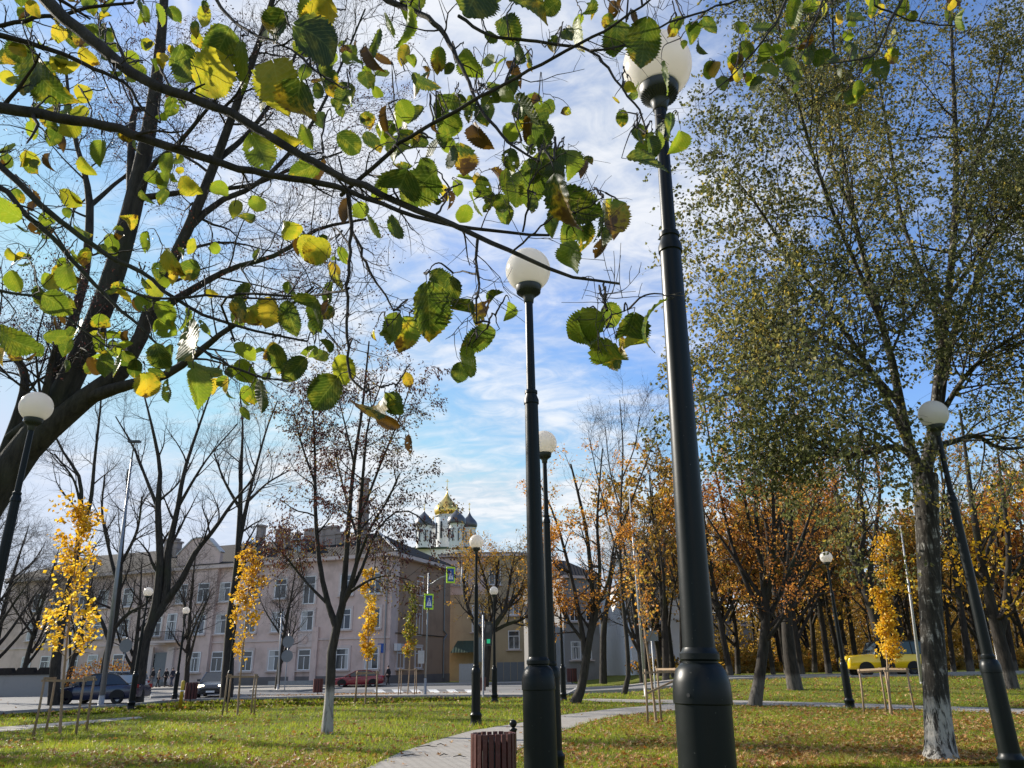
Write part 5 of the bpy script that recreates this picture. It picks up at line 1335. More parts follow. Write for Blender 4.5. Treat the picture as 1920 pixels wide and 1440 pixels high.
# bare trees along the left street
BG = 'bare trees along the left street'
pb = [proto_tree('bare_tree', 'bare street tree with fine upright twigs at the left end of the pink house', 111, 13, None, .03, 1., 'bark', clear=.25,
                 levels=[dict(count=10, L=(1.6, 3.4), ang=(42, 14), t=(.25, 1), n=6, wander=.16, up=.07, rr=.5, k=4, rmin=.012), dict(count=9, L=(.8, 1.8), ang=(42, 14), t=(.15, 1), n=5, wander=.18, up=.05, rr=.5, k=3, rmin=.007), dict(count=5, L=(.4, .9), ang=(42, 14), t=(.15, 1), n=4, wander=.2, up=.03, rr=.5, k=3, rmin=.004)])]
first = True
for px, Y, s_, lab in [(-70, 48, 1., 'fine twigged bare tree behind the globe lamp at the left edge'), (-20, 62, 1.1, 'fine twigged bare tree whose trunk stands past the left edge'), (40, 66, 1.0, 'fine twigged bare tree rising behind the garden wall coping'),
                       (125, 64, .9, 'fine twigged bare tree behind the bright lemon sapling'), (245, 60, .85, 'thin bare tree in front of the left wing, behind the forked trunk'), (350, 66, .95, 'thin bare tree behind the lamp next to the lit headlight car'),
                       (520, 66, .85, 'thin bare tree by the two round sign backs'), (1205, 58, .95, 'bare tree right behind the slim bare dark tree'), (1240, 70, 1.0, 'bare tree between the white house and the thickest lamp post'), (-140, 40, 1.1, 'fine twigged bare tree farthest to the left, mostly out of view')]:
    x = at(px, 1280, Y)[0]; z = float(H(x, Y))
    if first: o = pb[0]; first = False; o.location = (x, Y, z-.05); o.rotation_euler = (0, 0, px*.01); o.scale = (s_,)*3; o['group'] = BG; o['label'] = lab
    else: dup(pb[0], (x, Y, z-.05), px*.013, s_, lab, BG)
# lime trees on the lawn just left of the view: their shadows fall across the grass
for k, (x, Y, s_) in enumerate([(-19.5, 21.0, .62), (-25, 28.5, .72), (-30, 37, .8), (-17, 14.0, .55)]):
    dup(pr[3] if k % 2 else pr[0], (x, Y, 0), 1.3*k, s_, 'leafy lawn tree just left of the big leaning trunk', 'lawn trees left of the view')
# far undergrowth of the wood and hedges: one mass nobody could count
g = Geo(); rw = NR(5)
for k in range(330):
    Y = rw.uniform(74, 135); px = rw.uniform(1210, 2100); x = at(px, 1265, Y)[0]; z = float(H(x, Y)); h = rw.uniform(1.5, 9.)*(1 if Y > 92 else .28); r_ = rw.uniform(.8, 2.2)
    n = 170; u = rw.normal(0, 1, (n, 3)); u = nrm(u)*rw.uniform(.45, 1.05, (n, 1))
    p = np.stack([x+u[:, 0]*r_, Y+u[:, 1]*r_, z+h*.5+u[:, 2]*h*.55], 1); p = p[p[:, 2] > z]
    leaf_geo(g, p, rw.normal(0, 1, p.shape), .42, rw, rnd=np.clip(rw.normal(rw.uniform(.1, .8), .15, len(p)), 0, 1))
tag(g.build('undergrowth', MT['oliveleaf'], None, False), kind='stuff')
g = Geo()
for k in range(150):
    Y = rw.uniform(128, 160); px = rw.uniform(1190, 2150); x = at(px, 1265, Y)[0]; h = rw.uniform(9, 17); r_ = rw.uniform(2, 4.5)
    n = 300; u = nrm(rw.normal(0, 1, (n, 3)))*rw.uniform(.35, 1.05, (n, 1))
    p = np.stack([x+u[:, 0]*r_, Y+u[:, 1]*r_, .6+h*.5+u[:, 2]*h*.52], 1); p = p[p[:, 2] > .6]
    leaf_geo(g, p, rw.normal(0, 1, p.shape), .62, rw, rnd=np.clip(rw.normal(rw.uniform(.1, .8), .15, len(p)), 0, 1))
tag(g.build('far_woods', MT['oliveleaf'], None, False), kind='stuff')
# reddish hedge above the left wall
hd = thing('hedge', 'rusty red hedge behind the garden wall', 'hedge', (at(200, 1280, 63)[0], 63, 0)); g = Geo()
u = NR(8).normal(0, 1, (1500, 3)); u = nrm(u)*NR(9).uniform(.5, 1.05, (1500, 1))
p = np.stack([at(195, 1280, 63)[0]-hd.location[0]+u[:, 0]*3.2, u[:, 1]*.8, 1.3+u[:, 2]*1.2], 1); p = p[p[:, 2] > 0]
leaf_geo(g, p, u[:len(p)], .2, NR(10)); g.build('foliage', MT['rustleaf'], hd, False)

# ------------------------------------------------------------------ grass and fallen leaves
rg = NR(12)
def on_lawn(x, y):
    m = ~(inpoly(x, y, PATH) | inpoly(x, y, CROSS) | inpoly(x, y, LPATH) | inpoly(x, y, PLAZA))
    m &= ~((x > RX0-.3) & (y > ry0(x)-.3) & (y < ry1(x)+2.4))
    return m
def scatter(n, y0, y1, pw, xpad=1.06):
    u = rg.uniform(0, 1, n); y = y0*(y1/y0)**(u**pw); x = rg.uniform(-1, 1, n)*y*.735*xpad
    return x, y
def blades(n, y0, y1, hh, ww, pw=1.):
    x, y = scatter(n, y0, y1, pw); m = on_lawn(x+rg.normal(0, .07, len(x)), y+rg.normal(0, .07, len(y))) & (y < 62); x, y = x[m], y[m]
    pch = np.sin(x*1.7+np.sin(y*1.3))*np.sin(y*1.1+1.7*np.sin(x*.6)); k = rg.uniform(-1, 1, len(x)) < pch*.6+.55; x, y, pch = x[k], y[k], pch[k]
    z = H(x, y); n = len(x); sc = np.clip(y/15., 1, 3.2)
    tuft = np.sin(x*5.1+2*np.sin(y*3.3))*np.sin(y*4.7+2*np.sin(x*2.9)); h = hh*rg.uniform(.45, 1.3, n)*(1+.3*pch)*(1+.75*np.clip(tuft-.35, 0, 1)); a = rg.uniform(0, 6.28, n); w = ww*sc*rg.uniform(.7, 1.3, n)
    ln = rg.normal(0, .55, (n, 2))*h[:, None]
    V = np.empty((n, 3, 3)); V[:, 0] = np.stack([x-w*np.cos(a), y-w*np.sin(a), z-.01], 1); V[:, 1] = np.stack([x+w*np.cos(a), y+w*np.sin(a), z-.01], 1); V[:, 2] = np.stack([x+ln[:, 0], y+ln[:, 1], z+h], 1)
    b = np.arange(n)*3; G_ = Geo()
    G_.add(V.reshape(-1, 3), t=np.stack([b, b+1, b+2], 1), rnd=np.repeat(np.clip(.42+.16*pch+rg.normal(0, .22, n), 0, 1), 3)); return G_
g = blades(330000, 12.6, 62, .085, .0042, 1.25)
tag(g.build('grass', MT['grass'], None, False), kind='stuff')
def litter(n, y0, y1, dens):
    x, y = scatter(n, y0, y1, 1.15); k = rg.uniform(0, 1, n) < dens(x, y); return x[k], y[k]
def dens(x, y):
    q = np.sin(x*1.1+2.1*np.sin(y*.55))*np.sin(y*.9+1.7*np.sin(x*.5))+.5*np.sin(x*3.1+y*1.7)*np.sin(y*2.3-x)
    d = (.19+.15*q)+(.66+.36*q)*sst(-.6, 3.2, x)*sst(34, 15, y)+.34*np.exp(-((y-14.6)/2.2)**2)*(.6+.6*q)+.14*sst(4, 9, x)
    d += .35*np.exp(-((x-8.8)**2+(y-31)**2)/18.)
    st = on_lawn(x, y)
    return np.where(st, d, .012)
x, y = litter(78000, 12.6, 60, dens); x2 = rg.normal(-10.5, 3.2, 900); y2 = rg.normal(52, .8, 900)
x = np.r_[x, x2]; y = np.r_[y, y2]
n = len(x); a = rg.uniform(0, 6.28, n); s = rg.uniform(.05, .13, n)*np.clip(y/20, 1, 2.0)**.6
z = H(x, y)+np.where(on_lawn(x, y), rg.uniform(.02, .075, n), .03)
til = rg.normal(0, .38, (n, 2))
ex = nrm(np.stack([np.cos(a), np.sin(a), til[:, 0]], 1)); ey = nrm(np.stack([-np.sin(a), np.cos(a), til[:, 1]], 1))
c = np.stack([x, y, z], 1); S = s[:, None]*.5
out = [(1, 0, .15), (.35, .28, .0), (.45, .8, .2), (-.1, .45, -.05), (-.75, .6, .25), (-.55, 0, 0), (-.75, -.6, .2), (-.1, -.45, -.05), (.45, -.8, .25), (.35, -.28, 0)]
V = np.empty((n, 11, 3)); V[:, 0] = c
nz = np.cross(ex, ey)
for k, (p, q, r_) in enumerate(out): V[:, k+1] = c+ex*S*p+ey*S*q*rg.uniform(.7, 1.2, (n, 1))+nz*S*r_*rg.uniform(0, 2, (n, 1))
b = np.arange(n)*11; T = np.concatenate([np.stack([b, b+1+k, b+1+(k+1) % 10], 1) for k in range(10)])
g = Geo(); g.add(V.reshape(-1, 3), t=T, rnd=np.repeat(rg.uniform(0, 1, n), 11)); tag(g.build('fallen_leaves', MT['litter'], None, False), kind='stuff')
# fallen twigs on the path
for k, (px, py, L_, a_) in enumerate([(800, 1404, .26, .05), (770, 1421, .22, .35), (826, 1400, .10, -.1), (832, 1420, .13, .9), (862, 1423, .15, -.25)]):
    q = gh(px, py); t = thing('fallen_twig', ['long bent twig lying across the path', 'forked dark twig lowest and leftmost of the five on the path', 'short twig at the path edge near the lawn', 'slanting short twig in the middle of the path', 'thin straight twig nearest the slatted bin'][k], 'twig', (q[0], q[1], .035))
    d = np.array([math.cos(a_), math.sin(a_), 0])*.8; MB().tube([-d*L_, np.array([0, .04, .02]), d*L_*.6+[0, -.05, .01], d*L_], [.007, .009, .007, .004], 7).build('stick', MT['bark_t'], t, True)
    if k < 2: MB().tube([(0, .04, .02), d*L_*.4+np.array([0, .07, .03])], [.006, .003], 6).build('side_shoot', MT['bark_t'], t, True)
# ------------------------------------------------------------------ the leafy boughs overhead (an elm whose trunk stands left of the camera)
rg = NR(2024)
BR = [  # (points (px,py,width px), distance Y at root, Y at tip)
 ([(-150, -160, 34), (40, -40, 27), (85, 0, 25), (190, 90, 22), (270, 150, 20), (380, 192, 18), (440, 215, 17), (520, 265, 16), (600, 310, 15), (690, 350, 14), (770, 390, 13), (830, 410, 12), (900, 445, 10), (960, 473, 9), (1020, 500, 8), (1090, 521, 6), (1162, 532, 5)], 1.95, 1.55),
 ([(-200, 185, 26), (0, 204, 22), (80, 216, 20), (200, 236, 18), (290, 265, 17), (400, 302, 15), (500, 326, 13), (600, 343, 12), (650, 357, 11), (720, 385, 9), (800, 412, 8), (880, 428, 7), (960, 437, 6), (1030, 441, 5)], 2.05, 1.8),
 ([(640, 366, 8), (657, 350, 8), (720, 292, 8), (760, 262, 7), (860, 203, 7), (960, 150, 6), (1050, 100, 6), (1140, 53, 5), (1210, 5, 4), (1240, -20, 4)], 1.95, 1.5),
 ([(690, -40, 13), (727, 0, 12), (775, 20, 11), (817, 47, 10), (850, 95, 9), (877, 148, 7), (897, 197, 6), (927, 235, 6), (957, 268, 5), (1010, 303, 4)], 2.2, 1.8),
 ([(860, 30, 7), (920, 67, 6), (980, 73, 6), (1030, 82, 6), (1108, 95, 5), (1140, 128, 5), (1165, 165, 4), (1200, 207, 4), (1212, 250, 3)], 2.15, 1.9),
 ([(1108, 95, 5), (1170, 85, 4), (1240, 46, 4), (1320, 21, 4), (1400, -6, 4), (1450, -30, 5)], 1.95, 2.2),
 ([(652, 357, 9), (656, 400, 8), (658, 447, 7), (651, 546, 6), (653, 684, 5), (658, 713, 5), (687, 735, 4)], 1.95, 1.85),
 ([(663, 440, 6), (690, 500, 5), (715, 545, 4), (738, 582, 3)], 1.95, 1.9),
 ([(896, 444, 6), (892, 500, 5), (895, 550, 4), (893, 606, 3)], 1.7, 1.65),
 ([(1132, 531, 4), (1136, 560, 4), (1138, 582, 3)], 1.56, 1.5),
 ([(-120, 200, 15), (0, 310, 12), (40, 347, 12), (83, 390, 11), (143, 437, 10), (200, 478, 9), (264, 508, 8), (312, 549, 7), (382, 591, 6), (486, 622, 5), (576, 640, 4)], 3.0, 2.7),
 ([(-100, 330, 13), (0, 352, 11), (45, 400, 10), (97, 445, 9), (163, 518, 8), (205, 560, 7), (264, 615, 5), (300, 650, 4)], 3.1, 2.8),
 ([(-100, 50, 9), (0, 48, 8), (60, 35, 8), (110, 28, 7), (180, 12, 6), (250, 5, 5)], 2.6, 2.6),
 ([(-80, 60, 12), (0, 66, 11), (100, 95, 9), (180, 130, 8), (240, 160, 6), (265, 200, 5), (300, 230, 4)], 2.4, 2.4),
 ([(440, 640, 4), (420, 560, 5), (560, 556, 5), (640, 546, 5), (654, 540, 5)], 2.6, 1.9),
 ([(230, 540, 5), (300, 560, 5), (400, 555, 5), (480, 560, 4), (560, 560, 3)], 2.9, 2.5),
 ([(350, 640, 6), (420, 680, 5), (480, 705, 4), (540, 715, 3)], 2.8, 2.6),
 ([(0, 545, 6), (70, 560, 5), (130, 600, 4), (200, 650, 3)], 3.0, 2.8),
 ([(380, -30, 8), (430, 30, 6), (470, 60, 5), (540, 90, 4), (600, 140, 4)], 2.2, 1.8),
 ([(980, 435, 4), (990, 385, 4), (995, 340, 3), (1050, 290, 2)], 1.8, 1.7),
 ([(960, 472, 4), (1000, 440, 4), (1040, 405, 3), (1090, 395, 3), (1130, 370, 2)], 1.6, 1.55),
 ([(1500, -60, 6), (1470, 10, 5), (1440, 62, 4), (1385, 130, 3), (1330, 178, 2)], 2.6, 2.5),
 ([(1720, -60, 6), (1665, 50, 5), (1640, 100, 4), (1590, 115, 3), (1545, 120, 2)], 2.8, 2.6),
 ([(1640, 10, 4), (1700, 35, 3), (1750, 45, 3), (1790, 48, 2)], 2.8, 2.8),
 ([(1560, -50, 4), (1545, 0, 4), (1520, 60, 3), (1500, 110, 2)], 2.6, 2.5),
]
BRP = []
for pts, Y0, Y1 in BR:
    m = len(pts); L = []
    for k, (x, y, w) in enumerate(pts):
        p = at(x, y, Y0+(Y1-Y0)*k/(m-1)); L.append([*p, .5*w/F*depth(p)])
    n = 3*m; a = smooth_line(L, n)
    a[1:-1, :3] += rg.normal(0, .0022, (n-2, 3))
    BRP.append((a[:, :3], np.maximum(a[:, 3], .0012)))
TB = np.array([-3.6, .6, 0.0])
elm = thing('elm_tree', 'leafy green and yellow boughs with large toothed leaves hanging over the view', 'tree', tuple(TB))
G1 = Geo(); G0 = Geo()
trunk = smooth_line([[*TB, .30], [TB[0]+.05, TB[1]+.1, 1.6, .24], [TB[0]+.15, TB[1]+.3, 3.2, .21], [TB[0]+.1, TB[1]+.4, 5.2, .17], [TB[0]+.3, TB[1]+.5, 8, .08]], 20)
v, q = tubes(trunk[None, :, :3]-TB, trunk[None, :, 3], 14); G0.add(v, q=q)
for k, (P, Rr) in enumerate(BRP):
    s = P[0]
    if k in (0, 1, 3, 10, 11, 12, 13, 18, 21, 22, 24):      # boughs that leave the picture run on to the trunk
        j = trunk[np.argmin(np.abs(trunk[:, 2]-(s[2]-.35)))]
        ex = smooth_line([[*j[:3], max(Rr[0]*2.2, .02)], [*((j[:3]+s)/2+[0, 0, .12]), Rr[0]*1.5], [*s, Rr[0]], [*P[2], Rr[2]]], 14)[:-2]
        v, q = tubes(ex[None, :, :3]-TB, ex[None, :, 3], 8); G0.add(v, q=q)
    v, q = tubes(P[None]-TB, Rr[None], 8); G1.add(v, q=q)
G0.build('trunk', MT['bark'], elm)
# leaves: (px, py, length px, kind) g dark green, y bright yellow green, o yellow orange, b brown dry
LF = '''590 60 105 g|510 45 88 gb|862 40 128 g|765 36 82 y|418 84 84 g|348 118 92 g|408 152 104 ob|548 192 112 gb|486 278 78 y|606 145 62 gb|650 182 58 g|688 152 40 g
60 135 84 g|84 160 92 g|110 178 50 y|212 14 38 y|300 24 42 y|270 30 40 y|385 30 40 o|735 350 104 g|690 420 70 y|740 442 60 y|795 368 60 y|890 388 56 y|946 402 44 g|952 342 62 y|1052 372 118 gb|1068 436 66 g
1062 482 82 y|1136 405 78 g|1170 338 80 g|1062 306 58 y|1090 322 44 b|896 262 66 b|850 232 46 y|982 206 72 g|1020 252 66 g|942 142 55 y|988 128 46 g|943 184 56 y|792 152 60 g|822 108 50 yb|758 100 40 o|1084 60 62 y|1156 66 64 g
1212 66 86 gb|1244 145 64 y|1196 186 46 y|1168 220 32 g|1268 232 62 g|1236 262 40 y|1206 282 46 y|1226 276 50 g|1300 60 46 g|1328 46 40 g|1276 45 36 y|1108 16 44 g|1150 24 46 b|1104 612 88 y|1136 676 104 yb|1186 622 88 gb|1212 580 112 gb|1148 590 60 y
804 572 108 g|846 546 64 g|868 598 94 gb|908 640 72 gb|876 682 74 y|932 562 56 g|742 612 62 y|768 626 70 yb|724 640 46 y|712 770 84 gb|736 760 60 g|722 790 60 b|616 732 76 g|596 470 64 ob|578 462 56 o|634 522 54 o
640 478 36 y|568 580 76 g|590 590 60 g|618 580 46 b|438 582 66 gb|502 582 62 ob|470 592 50 b|372 645 88 y|376 720 74 y|372 690 66 y|456 698 60 y|490 738 62 g|478 724 50 y|520 668 56 g|508 660 44 ob|558 690 60 g|604 652 48 gb
288 692 52 y|274 722 56 ob|316 730 44 g|404 728 44 o|432 722 36 o|458 744 44 yb|210 640 46 y|232 662 48 y|198 682 46 y|224 684 46 y|175 690 52 b|98 568 60 y|26 640 84 g|34 676 58 yb|86 572 46 g|100 632 50 y|130 650 40 g
262 570 40 y|302 588 56 y|230 550 38 o|205 456 42 y|132 524 60 yb|112 514 44 o|20 480 36 o|52 498 30 y|104 528 40 o|322 492 58 ob|312 502 42 y|330 520 30 o|484 388 42 y|410 356 42 y|350 350 50 ob|190 286 50 y|316 306 44 y|336 302 30 y
18 398 70 y|50 300 40 o|24 290 40 y|66 372 44 b|132 372 40 ob|60 242 36 yb|100 252 42 g|118 268 36 b|36 96 60 g|272 86 30 o|110 62 34 o|136 70 42 g|240 130 36 o|248 148 34 y|130 235 52 o|130 212 30 y|170 70 44 y|200 100 40 y
300 112 30 o|700 265 50 g|752 240 50 g|756 205 44 y|780 218 52 g|812 270 50 g|838 268 40 y|905 215 46 g|785 272 42 g|800 318 56 g|760 330 50 gb|690 226 44 gb|718 150 38 y|640 210 30 g|566 96 40 gb|620 110 34 y|660 100 30 g
1000 345 70 g|1040 330 60 g|1076 380 90 gb|1000 320 58 g|1095 430 70 g|1035 420 46 y|905 350 48 g|870 350 46 y|830 360 34 o|845 372 40 b|915 372 40 g|1035 8 42 g|995 6 30 y|1010 220 52 g|1000 196 40 b|1030 205 40 g|1022 270 48 g
1332 130 38 y|1310 92 34 g|1400 90 36 g|1380 116 40 yb|1410 150 30 y|1472 96 46 g|1482 132 54 g|1466 112 44 y|1522 96 48 g|1546 106 50 g|1560 120 46 g|1534 118 40 g|1600 96 50 g|1612 166 36 g|1590 188 32 g|1670 106 40 yb|1502 16 56 y|1546 18 50 ob
1640 8 40 g|1700 14 44 g|1792 50 42 y|1780 4 40 b|1428 60 50 y|1384 58 34 y|1566 40 34 ob|1600 36 40 g|1436 100 40 g|1340 132 36 o|1420 156 34 g|1352 160 34 y|1676 72 30 o|1590 70 30 y|1650 128 40 g|1496 150 34 g'''
leaves = []
for tok in LF.replace('\n', '|').split('|'):
    a = tok.split(); leaves.append((float(a[0]), float(a[1]), float(a[2]), a[3]))
for (x, y, s, kd) in list(leaves):                          # leaves grow in small clusters: a partner or two beside most of them
    for e in range(int(rg.choice([0, 1, 1, 2]))):
        k2 = str(rg.choice(['y', 'g', 'yb', 'ob', 'g', 'y', 'b', 'gb', kd])); s2 = s*rg.uniform(.5, .9)
        leaves.append((x+float(np.clip(rg.normal(0, .5), -.8, .8))*s, y+float(np.clip(rg.normal(-.05, .45), -.8, .7))*s, min(s2, 46) if k2 == 'b' else s2, k2))
# many smaller leaves farther along the same boughs
for k in range(120):
    x = rg.uniform(-40, 660); y = rg.uniform(-20, 700)
    if rg.uniform() > .35+.5*math.exp(-((x-150)/260)**2): x = rg.uniform(0, 420)
    leaves.append((x, y, rg.uniform(24, 46), rg.choice(['y', 'o', 'ob', 'g', 'yb', 'yb', 'b', 'g', 'gb'])))
for k in range(48):
    leaves.append((rg.uniform(560, 1010), rg.uniform(60, 400), rg.uniform(36, 66), rg.choice(['y', 'g', 'gb', 'g', 'y', 'b'])))
nodes = np.concatenate([P for P, _ in BRP]); npx, npy = proj(nodes); nY = nodes[:, 1]
ndir = np.concatenate([nrm(np.gradient(P, axis=0)) for P, _ in BRP])
order = []
for (x, y, s, kd) in leaves:
    ang = rg.normal(0, .55)                                   # tip direction in view: 0 = down
    bx, by = x-math.sin(ang)*s*.5, y-math.cos(ang)*s*.5-2
    order.append((x, y, s, kd, ang, bx, by))
order.sort(key=lambda t: np.min((npx-t[5])**2+(npy-t[6])**2))
# leaf blade template: 31 rows x 7 columns, toothed margin
rows, cols = 33, 7
tt = np.linspace(0, 1, rows); cc = np.linspace(-1, 1, cols)
wid = np.interp(tt, [0, .03, .10, .22, .36, .5, .64, .78, .88, .95, 1], [.04, .40, .70, .93, 1.0, .97, .84, .57, .32, .13, .0])
tooth = np.where(np.arange(rows) % 2 == 0, 1.085, .93); tooth[-1] = 1
twG = Geo(); lfG = Geo()
def add_leaf(base, tipdir, nrmv, L, kd):
    d = nrm(np.asarray(tipdir)); n_ = nrm(nrmv-(nrmv @ d)*d); s_ = np.cross(d, n_)
    asp = rg.uniform(.56, .84)*.5
    curl = rg.normal(.25, .4); fold = rg.normal(.22, .24); tw = rg.normal(0, .35)
    if 'b' in kd: curl += rg.uniform(.1, .7)*rg.choice([-1, 1]); fold += rg.uniform(0, .5)
    if kd == 'b': asp *= .62; fold += .45
    T, C = np.meshgrid(tt, cc, indexing='ij')
    W = wid[:, None]*np.ones(cols)[None]; W = np.where(np.abs(C) > .99, W*tooth[:, None], W)
    sk = 1+.10*np.sign(C)*rg.choice([-1, 1])*(1-T)
    X = C*W*asp*sk; Yl = T+.05*np.abs(C)*(T < .2)*-1+.055*np.abs(C)*W
    wv = .018*np.cos((T*11-np.abs(C)*3)*2*math.pi)*np.abs(C)+.03*np.sin(T*7+rg.uniform(0, 6))*C**2
    Zl = np.abs(X)*fold-.0*T+wv+tw*X*T
    # droop along the length
    th = curl*2.2*T; bend = np.cumsum(np.cos(th[:, :1]), 0)/rows; bz_ = -np.cumsum(np.sin(th[:, :1]), 0)/rows
    Yb = bend+(Yl-T); Zb = Zl+bz_
    V = base+L*(X[..., None]*s_+Yb[..., None]*d+Zb[..., None]*n_)
    i = np.arange(rows-1)[:, None]*cols; j = np.arange(cols-1)[None]
    q = np.stack([i+j, i+j+1, i+cols+j+1, i+cols+j], -1).reshape(-1, 4)
    drop = set()
    if rg.uniform() < .22 and 'o' not in kd:                   # insect holes
        for _ in range(rg.integers(1, 5)):
            r0, c0_ = rg.integers(4, rows-4), rg.integers(0, cols-1); drop |= {(r0+e)*(cols-1)+c0_ for e in range(rg.integers(1, 3))}
    if 'b' in kd and rg.uniform() < .6:                        # torn edge at the tip
        cut = rg.integers(rows-8, rows-3); sd = rg.choice([0, cols-2]); drop |= {r_*(cols-1)+sd for r_ in range(cut, rows-1)}
    if drop: q = np.delete(q, sorted(drop), 0)
    hue = dict(g=rg.uniform(.0, .45), y=rg.uniform(.42, .70), o=rg.uniform(.74, .95), b=.8)[kd[0]]
    br = {'g': rg.uniform(-.4, .32), 'y': rg.uniform(-.4, .22), 'o': rg.uniform(-.3, .15), 'b': 1.3}[kd[0]]+(.5*rg.uniform(.7, 1.3) if kd[1:] == 'b' else 0)
    m = rows*cols
    lfG.add((V-TB).reshape(-1, 3), q=q, rnd=np.full(m, hue), brn=np.full(m, br), luv=np.stack([C*W*.5, T, np.zeros_like(T)], -1).reshape(-1, 3))
for (x, y, s, kd, ang, bx, by) in order:
    Yd = float(np.clip(.125*F/s*.94, 1.25, 3.6))
    cost = np.hypot(npx-bx, npy-by)+60*np.abs(np.log(nY/Yd))
    k = int(np.argmin(cost)); Yb = nY[k]
    Y = float(np.clip(Yd, Yb-.25, Yb+.35))
    base = at(bx, by, Y); L = s/F*depth(base)*(1.08+.08*min(1, max(0, (s-50)/30)))
    P0 = nodes[k]; gap = np.linalg.norm(base-P0)
    if gap > .012:
        md = (P0+base)/2+np.array([rg.normal(0, .06)*gap, rg.normal(0, .1)*gap, rg.uniform(.02, .16)*gap])
        ln = smooth_line([P0, md, base], max(5, min(14, int(gap/.03)))); ln[1:-1] += rg.normal(0, .0016, (len(ln)-2, 3))
        v, q = tubes(ln[None]-TB, np.linspace(min(.0034, .0016+gap*.006), .0013, len(ln))[None], 5); twG.add(v, q=q)
        ex = ln[2:-1]
        if len(ex):
            ax_, ay_ = proj(ex); nodes = np.vstack([nodes, ex]); npx = np.r_[npx, ax_]; npy = np.r_[npy, ay_]; nY = np.r_[nY, ex[:, 1]]
    down = CR*math.sin(ang)-CU*math.cos(ang)+_f*rg.normal(0, .45)
    nv = -_f+CR*rg.normal(0, .6)+CU*rg.normal(.05, .42)
    if rg.uniform() < .13: nv = CR*rg.choice([-1, 1])+_f*rg.normal(0, .35)+CU*rg.normal(0, .3)
    if (x, y) in ((1170, 338), (862, 40)): down = CR*1.0-CU*.15; nv = -_f*.9+CU*.7
    pet = nrm(down)*L*.10                                      # petiole
    v, q = tubes(np.stack([base, base+pet*.5, base+pet])[None]-TB, np.array([[.0013, .0011, .001]]), 5); twG.add(v, q=q)
    add_leaf(base+pet, down, nv, L*.95, kd)
# bare side twigs with buds
C1, R1 = [], []
for P, Rr in BRP:
    c, r_ = sprout(P[None], Rr[None], rg, 9, (.06, .26), (46, 14), (.1, 1), 6, .2, .0, .4, .4, .0011); C1.append(c); R1.append(r_)
C1 = np.concatenate(C1); R1 = np.concatenate(R1); v, q = tubes(C1-TB, R1, 5); twG.add(v, q=q)
C2, R2 = sprout(C1, R1, rg, 3, (.04, .14), (45, 14), (.2, 1), 4, .16, 0, .6, .5, .0009); v, q = tubes(C2-TB, R2, 4); twG.add(v, q=q)
G1.build('branches', MT['bark'], elm); twG.build('twigs', MT['bark_t'], elm); lfG.build('crown', MT['broad'], elm, True)
# rest of this elm's crown, unseen above and left, added to shade the boughs
g = Geo(); n = 2600
p = np.stack([rg.uniform(-7.5, -2.2, n), rg.uniform(-2.5, 5.2, n), rg.uniform(4.6, 9.5, n)], 1)
px_, py_ = proj(p); vis = (((p-O) @ _f) > .2) & (px_ > -60) & (py_ > -60)
leaf_geo(g, p[~vis]-TB, rg.normal(0, 1, (int((~vis).sum()), 3)), .11, rg, width=.8, hang=.8); g.build('unseen_crown', MT['greenyellow'], elm, False)

# ------------------------------------------------------------------ sky, sun, render
SUN_AZ, SUN_EL = R(-60), R(27)                       # azimuth from +Y towards +X
sd = Vector((math.sin(SUN_AZ)*math.cos(SUN_EL), math.cos(SUN_AZ)*math.cos(SUN_EL), math.sin(SUN_EL)))
sl = bpy.data.lights.new('sun', 'SUN'); sl.energy = 5.0; sl.angle = R(.53); sl.color = (1, .93, .82)
so = bpy.data.objects.new('sun', sl); COL.objects.link(so); so.rotation_euler = sd.to_track_quat('Z', 'Y').to_euler(); so.location = (-20, 10, 30)
w = bpy.data.worlds.new('World'); SC.world = w; w.use_nodes = True
t = NT.__new__(NT); t.t = w.node_tree; t.t.nodes.clear()
wo = t.n('ShaderNodeOutputWorld'); bg = t.n('ShaderNodeBackground'); t.l(bg.outputs[0], wo.inputs[0])
sky = t.n('ShaderNodeTexSky'); sky.sky_type = 'NISHITA'; sky.sun_disc = False; sky.sun_elevation = SUN_EL; sky.sun_rotation = SUN_AZ
sky.altitude = 60; sky.air_density = 1.0; sky.dust_density = .25; sky.ozone_density = 1.6
dv = t.n('ShaderNodeTexCoord').outputs['Generated']; sp = t.n('ShaderNodeSeparateXYZ'); t.l(dv, sp.inputs[0])
zz = t.math('ADD', t.math('MAXIMUM', sp.outputs['Z'], 0.), .10)
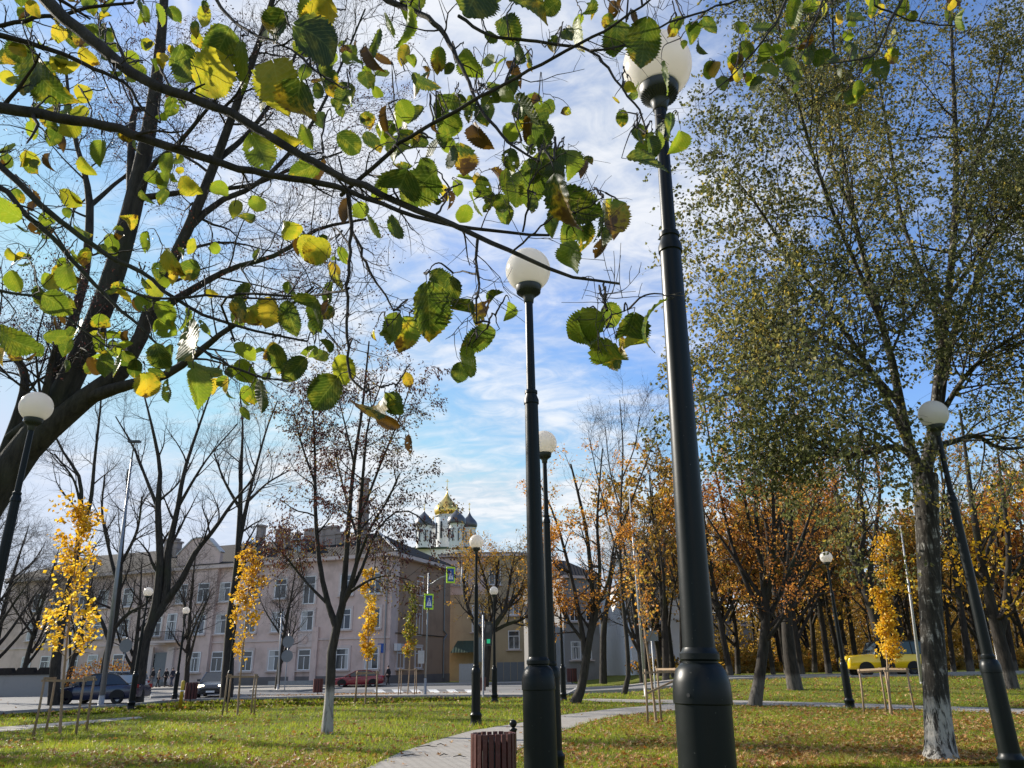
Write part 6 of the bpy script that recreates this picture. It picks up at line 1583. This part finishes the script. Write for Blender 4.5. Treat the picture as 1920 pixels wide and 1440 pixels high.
cx = t.math('DIVIDE', sp.outputs['X'], zz); cy = t.math('DIVIDE', sp.outputs['Y'], zz)
cm = t.n('ShaderNodeCombineXYZ'); t.l(t.math('ADD', cx, 0.0), cm.inputs[0]); t.l(t.math('ADD', cy, 0.0), cm.inputs[1]); cm.inputs[2].default_value = 16.1
big = t.noise(.50, 3, .5, cm.outputs[0], .4)
mp = t.n('ShaderNodeMapping'); mp.inputs['Scale'].default_value = (1.0, 1.35, 1); mp.inputs['Rotation'].default_value = (0, 0, .7); t.l(cm.outputs[0], mp.inputs['Vector'])
mid = t.noise(1.7, 6, .58, mp.outputs[0], .7)
fine = t.noise(7.5, 6, .62, mp.outputs[0], .9)
s_ = t.math('ADD', t.math('ADD', t.math('MULTIPLY', big, 1.15), t.math('MULTIPLY', mid, .6)), t.math('MULTIPLY', fine, .32))
s_ = t.math('SUBTRACT', s_, t.mapr(sp.outputs['X'], .10, .42, 0., .24)); s_ = t.math('SUBTRACT', s_, t.mapr(sp.outputs['X'], -.2, -.5, 0., .27)); k = t.mapr(s_, .765, 1.13)
hz = t.mapr(sp.outputs['Z'], 0., .30, .55, 0.)                 # paler near the horizon: the cloud sheet seen edge on
k = t.math('MAXIMUM', t.math('MULTIPLY', k, .93), hz)
shade = t.mapr(t.math('ADD', t.math('MULTIPLY', fine, .6), t.math('MULTIPLY', mid, .6)), .42, .78)
ccol = t.mix(shade, (2.4, 2.68, 3.1), (3.65, 3.72, 3.85))
skc = t.mix(1.0, sky.outputs[0], (.60, .72, .92), 'MULTIPLY'); skc = t.mix(1.0, skc, (2.55, 2.95, 3.65), 'DARKEN')
t.l(t.mix(k, skc, ccol), bg.inputs['Color']); bg.inputs['Strength'].default_value = .15
SC.view_settings.view_transform = 'Standard'; SC.view_settings.look = 'None'; SC.view_settings.exposure = 0.82; SC.view_settings.gamma = 1
cy_ = SC.cycles; cy_.max_bounces = 6; cy_.diffuse_bounces = 3; cy_.glossy_bounces = 2; cy_.transmission_bounces = 4; cy_.sample_clamp_indirect = 6; cy_.use_denoising = True
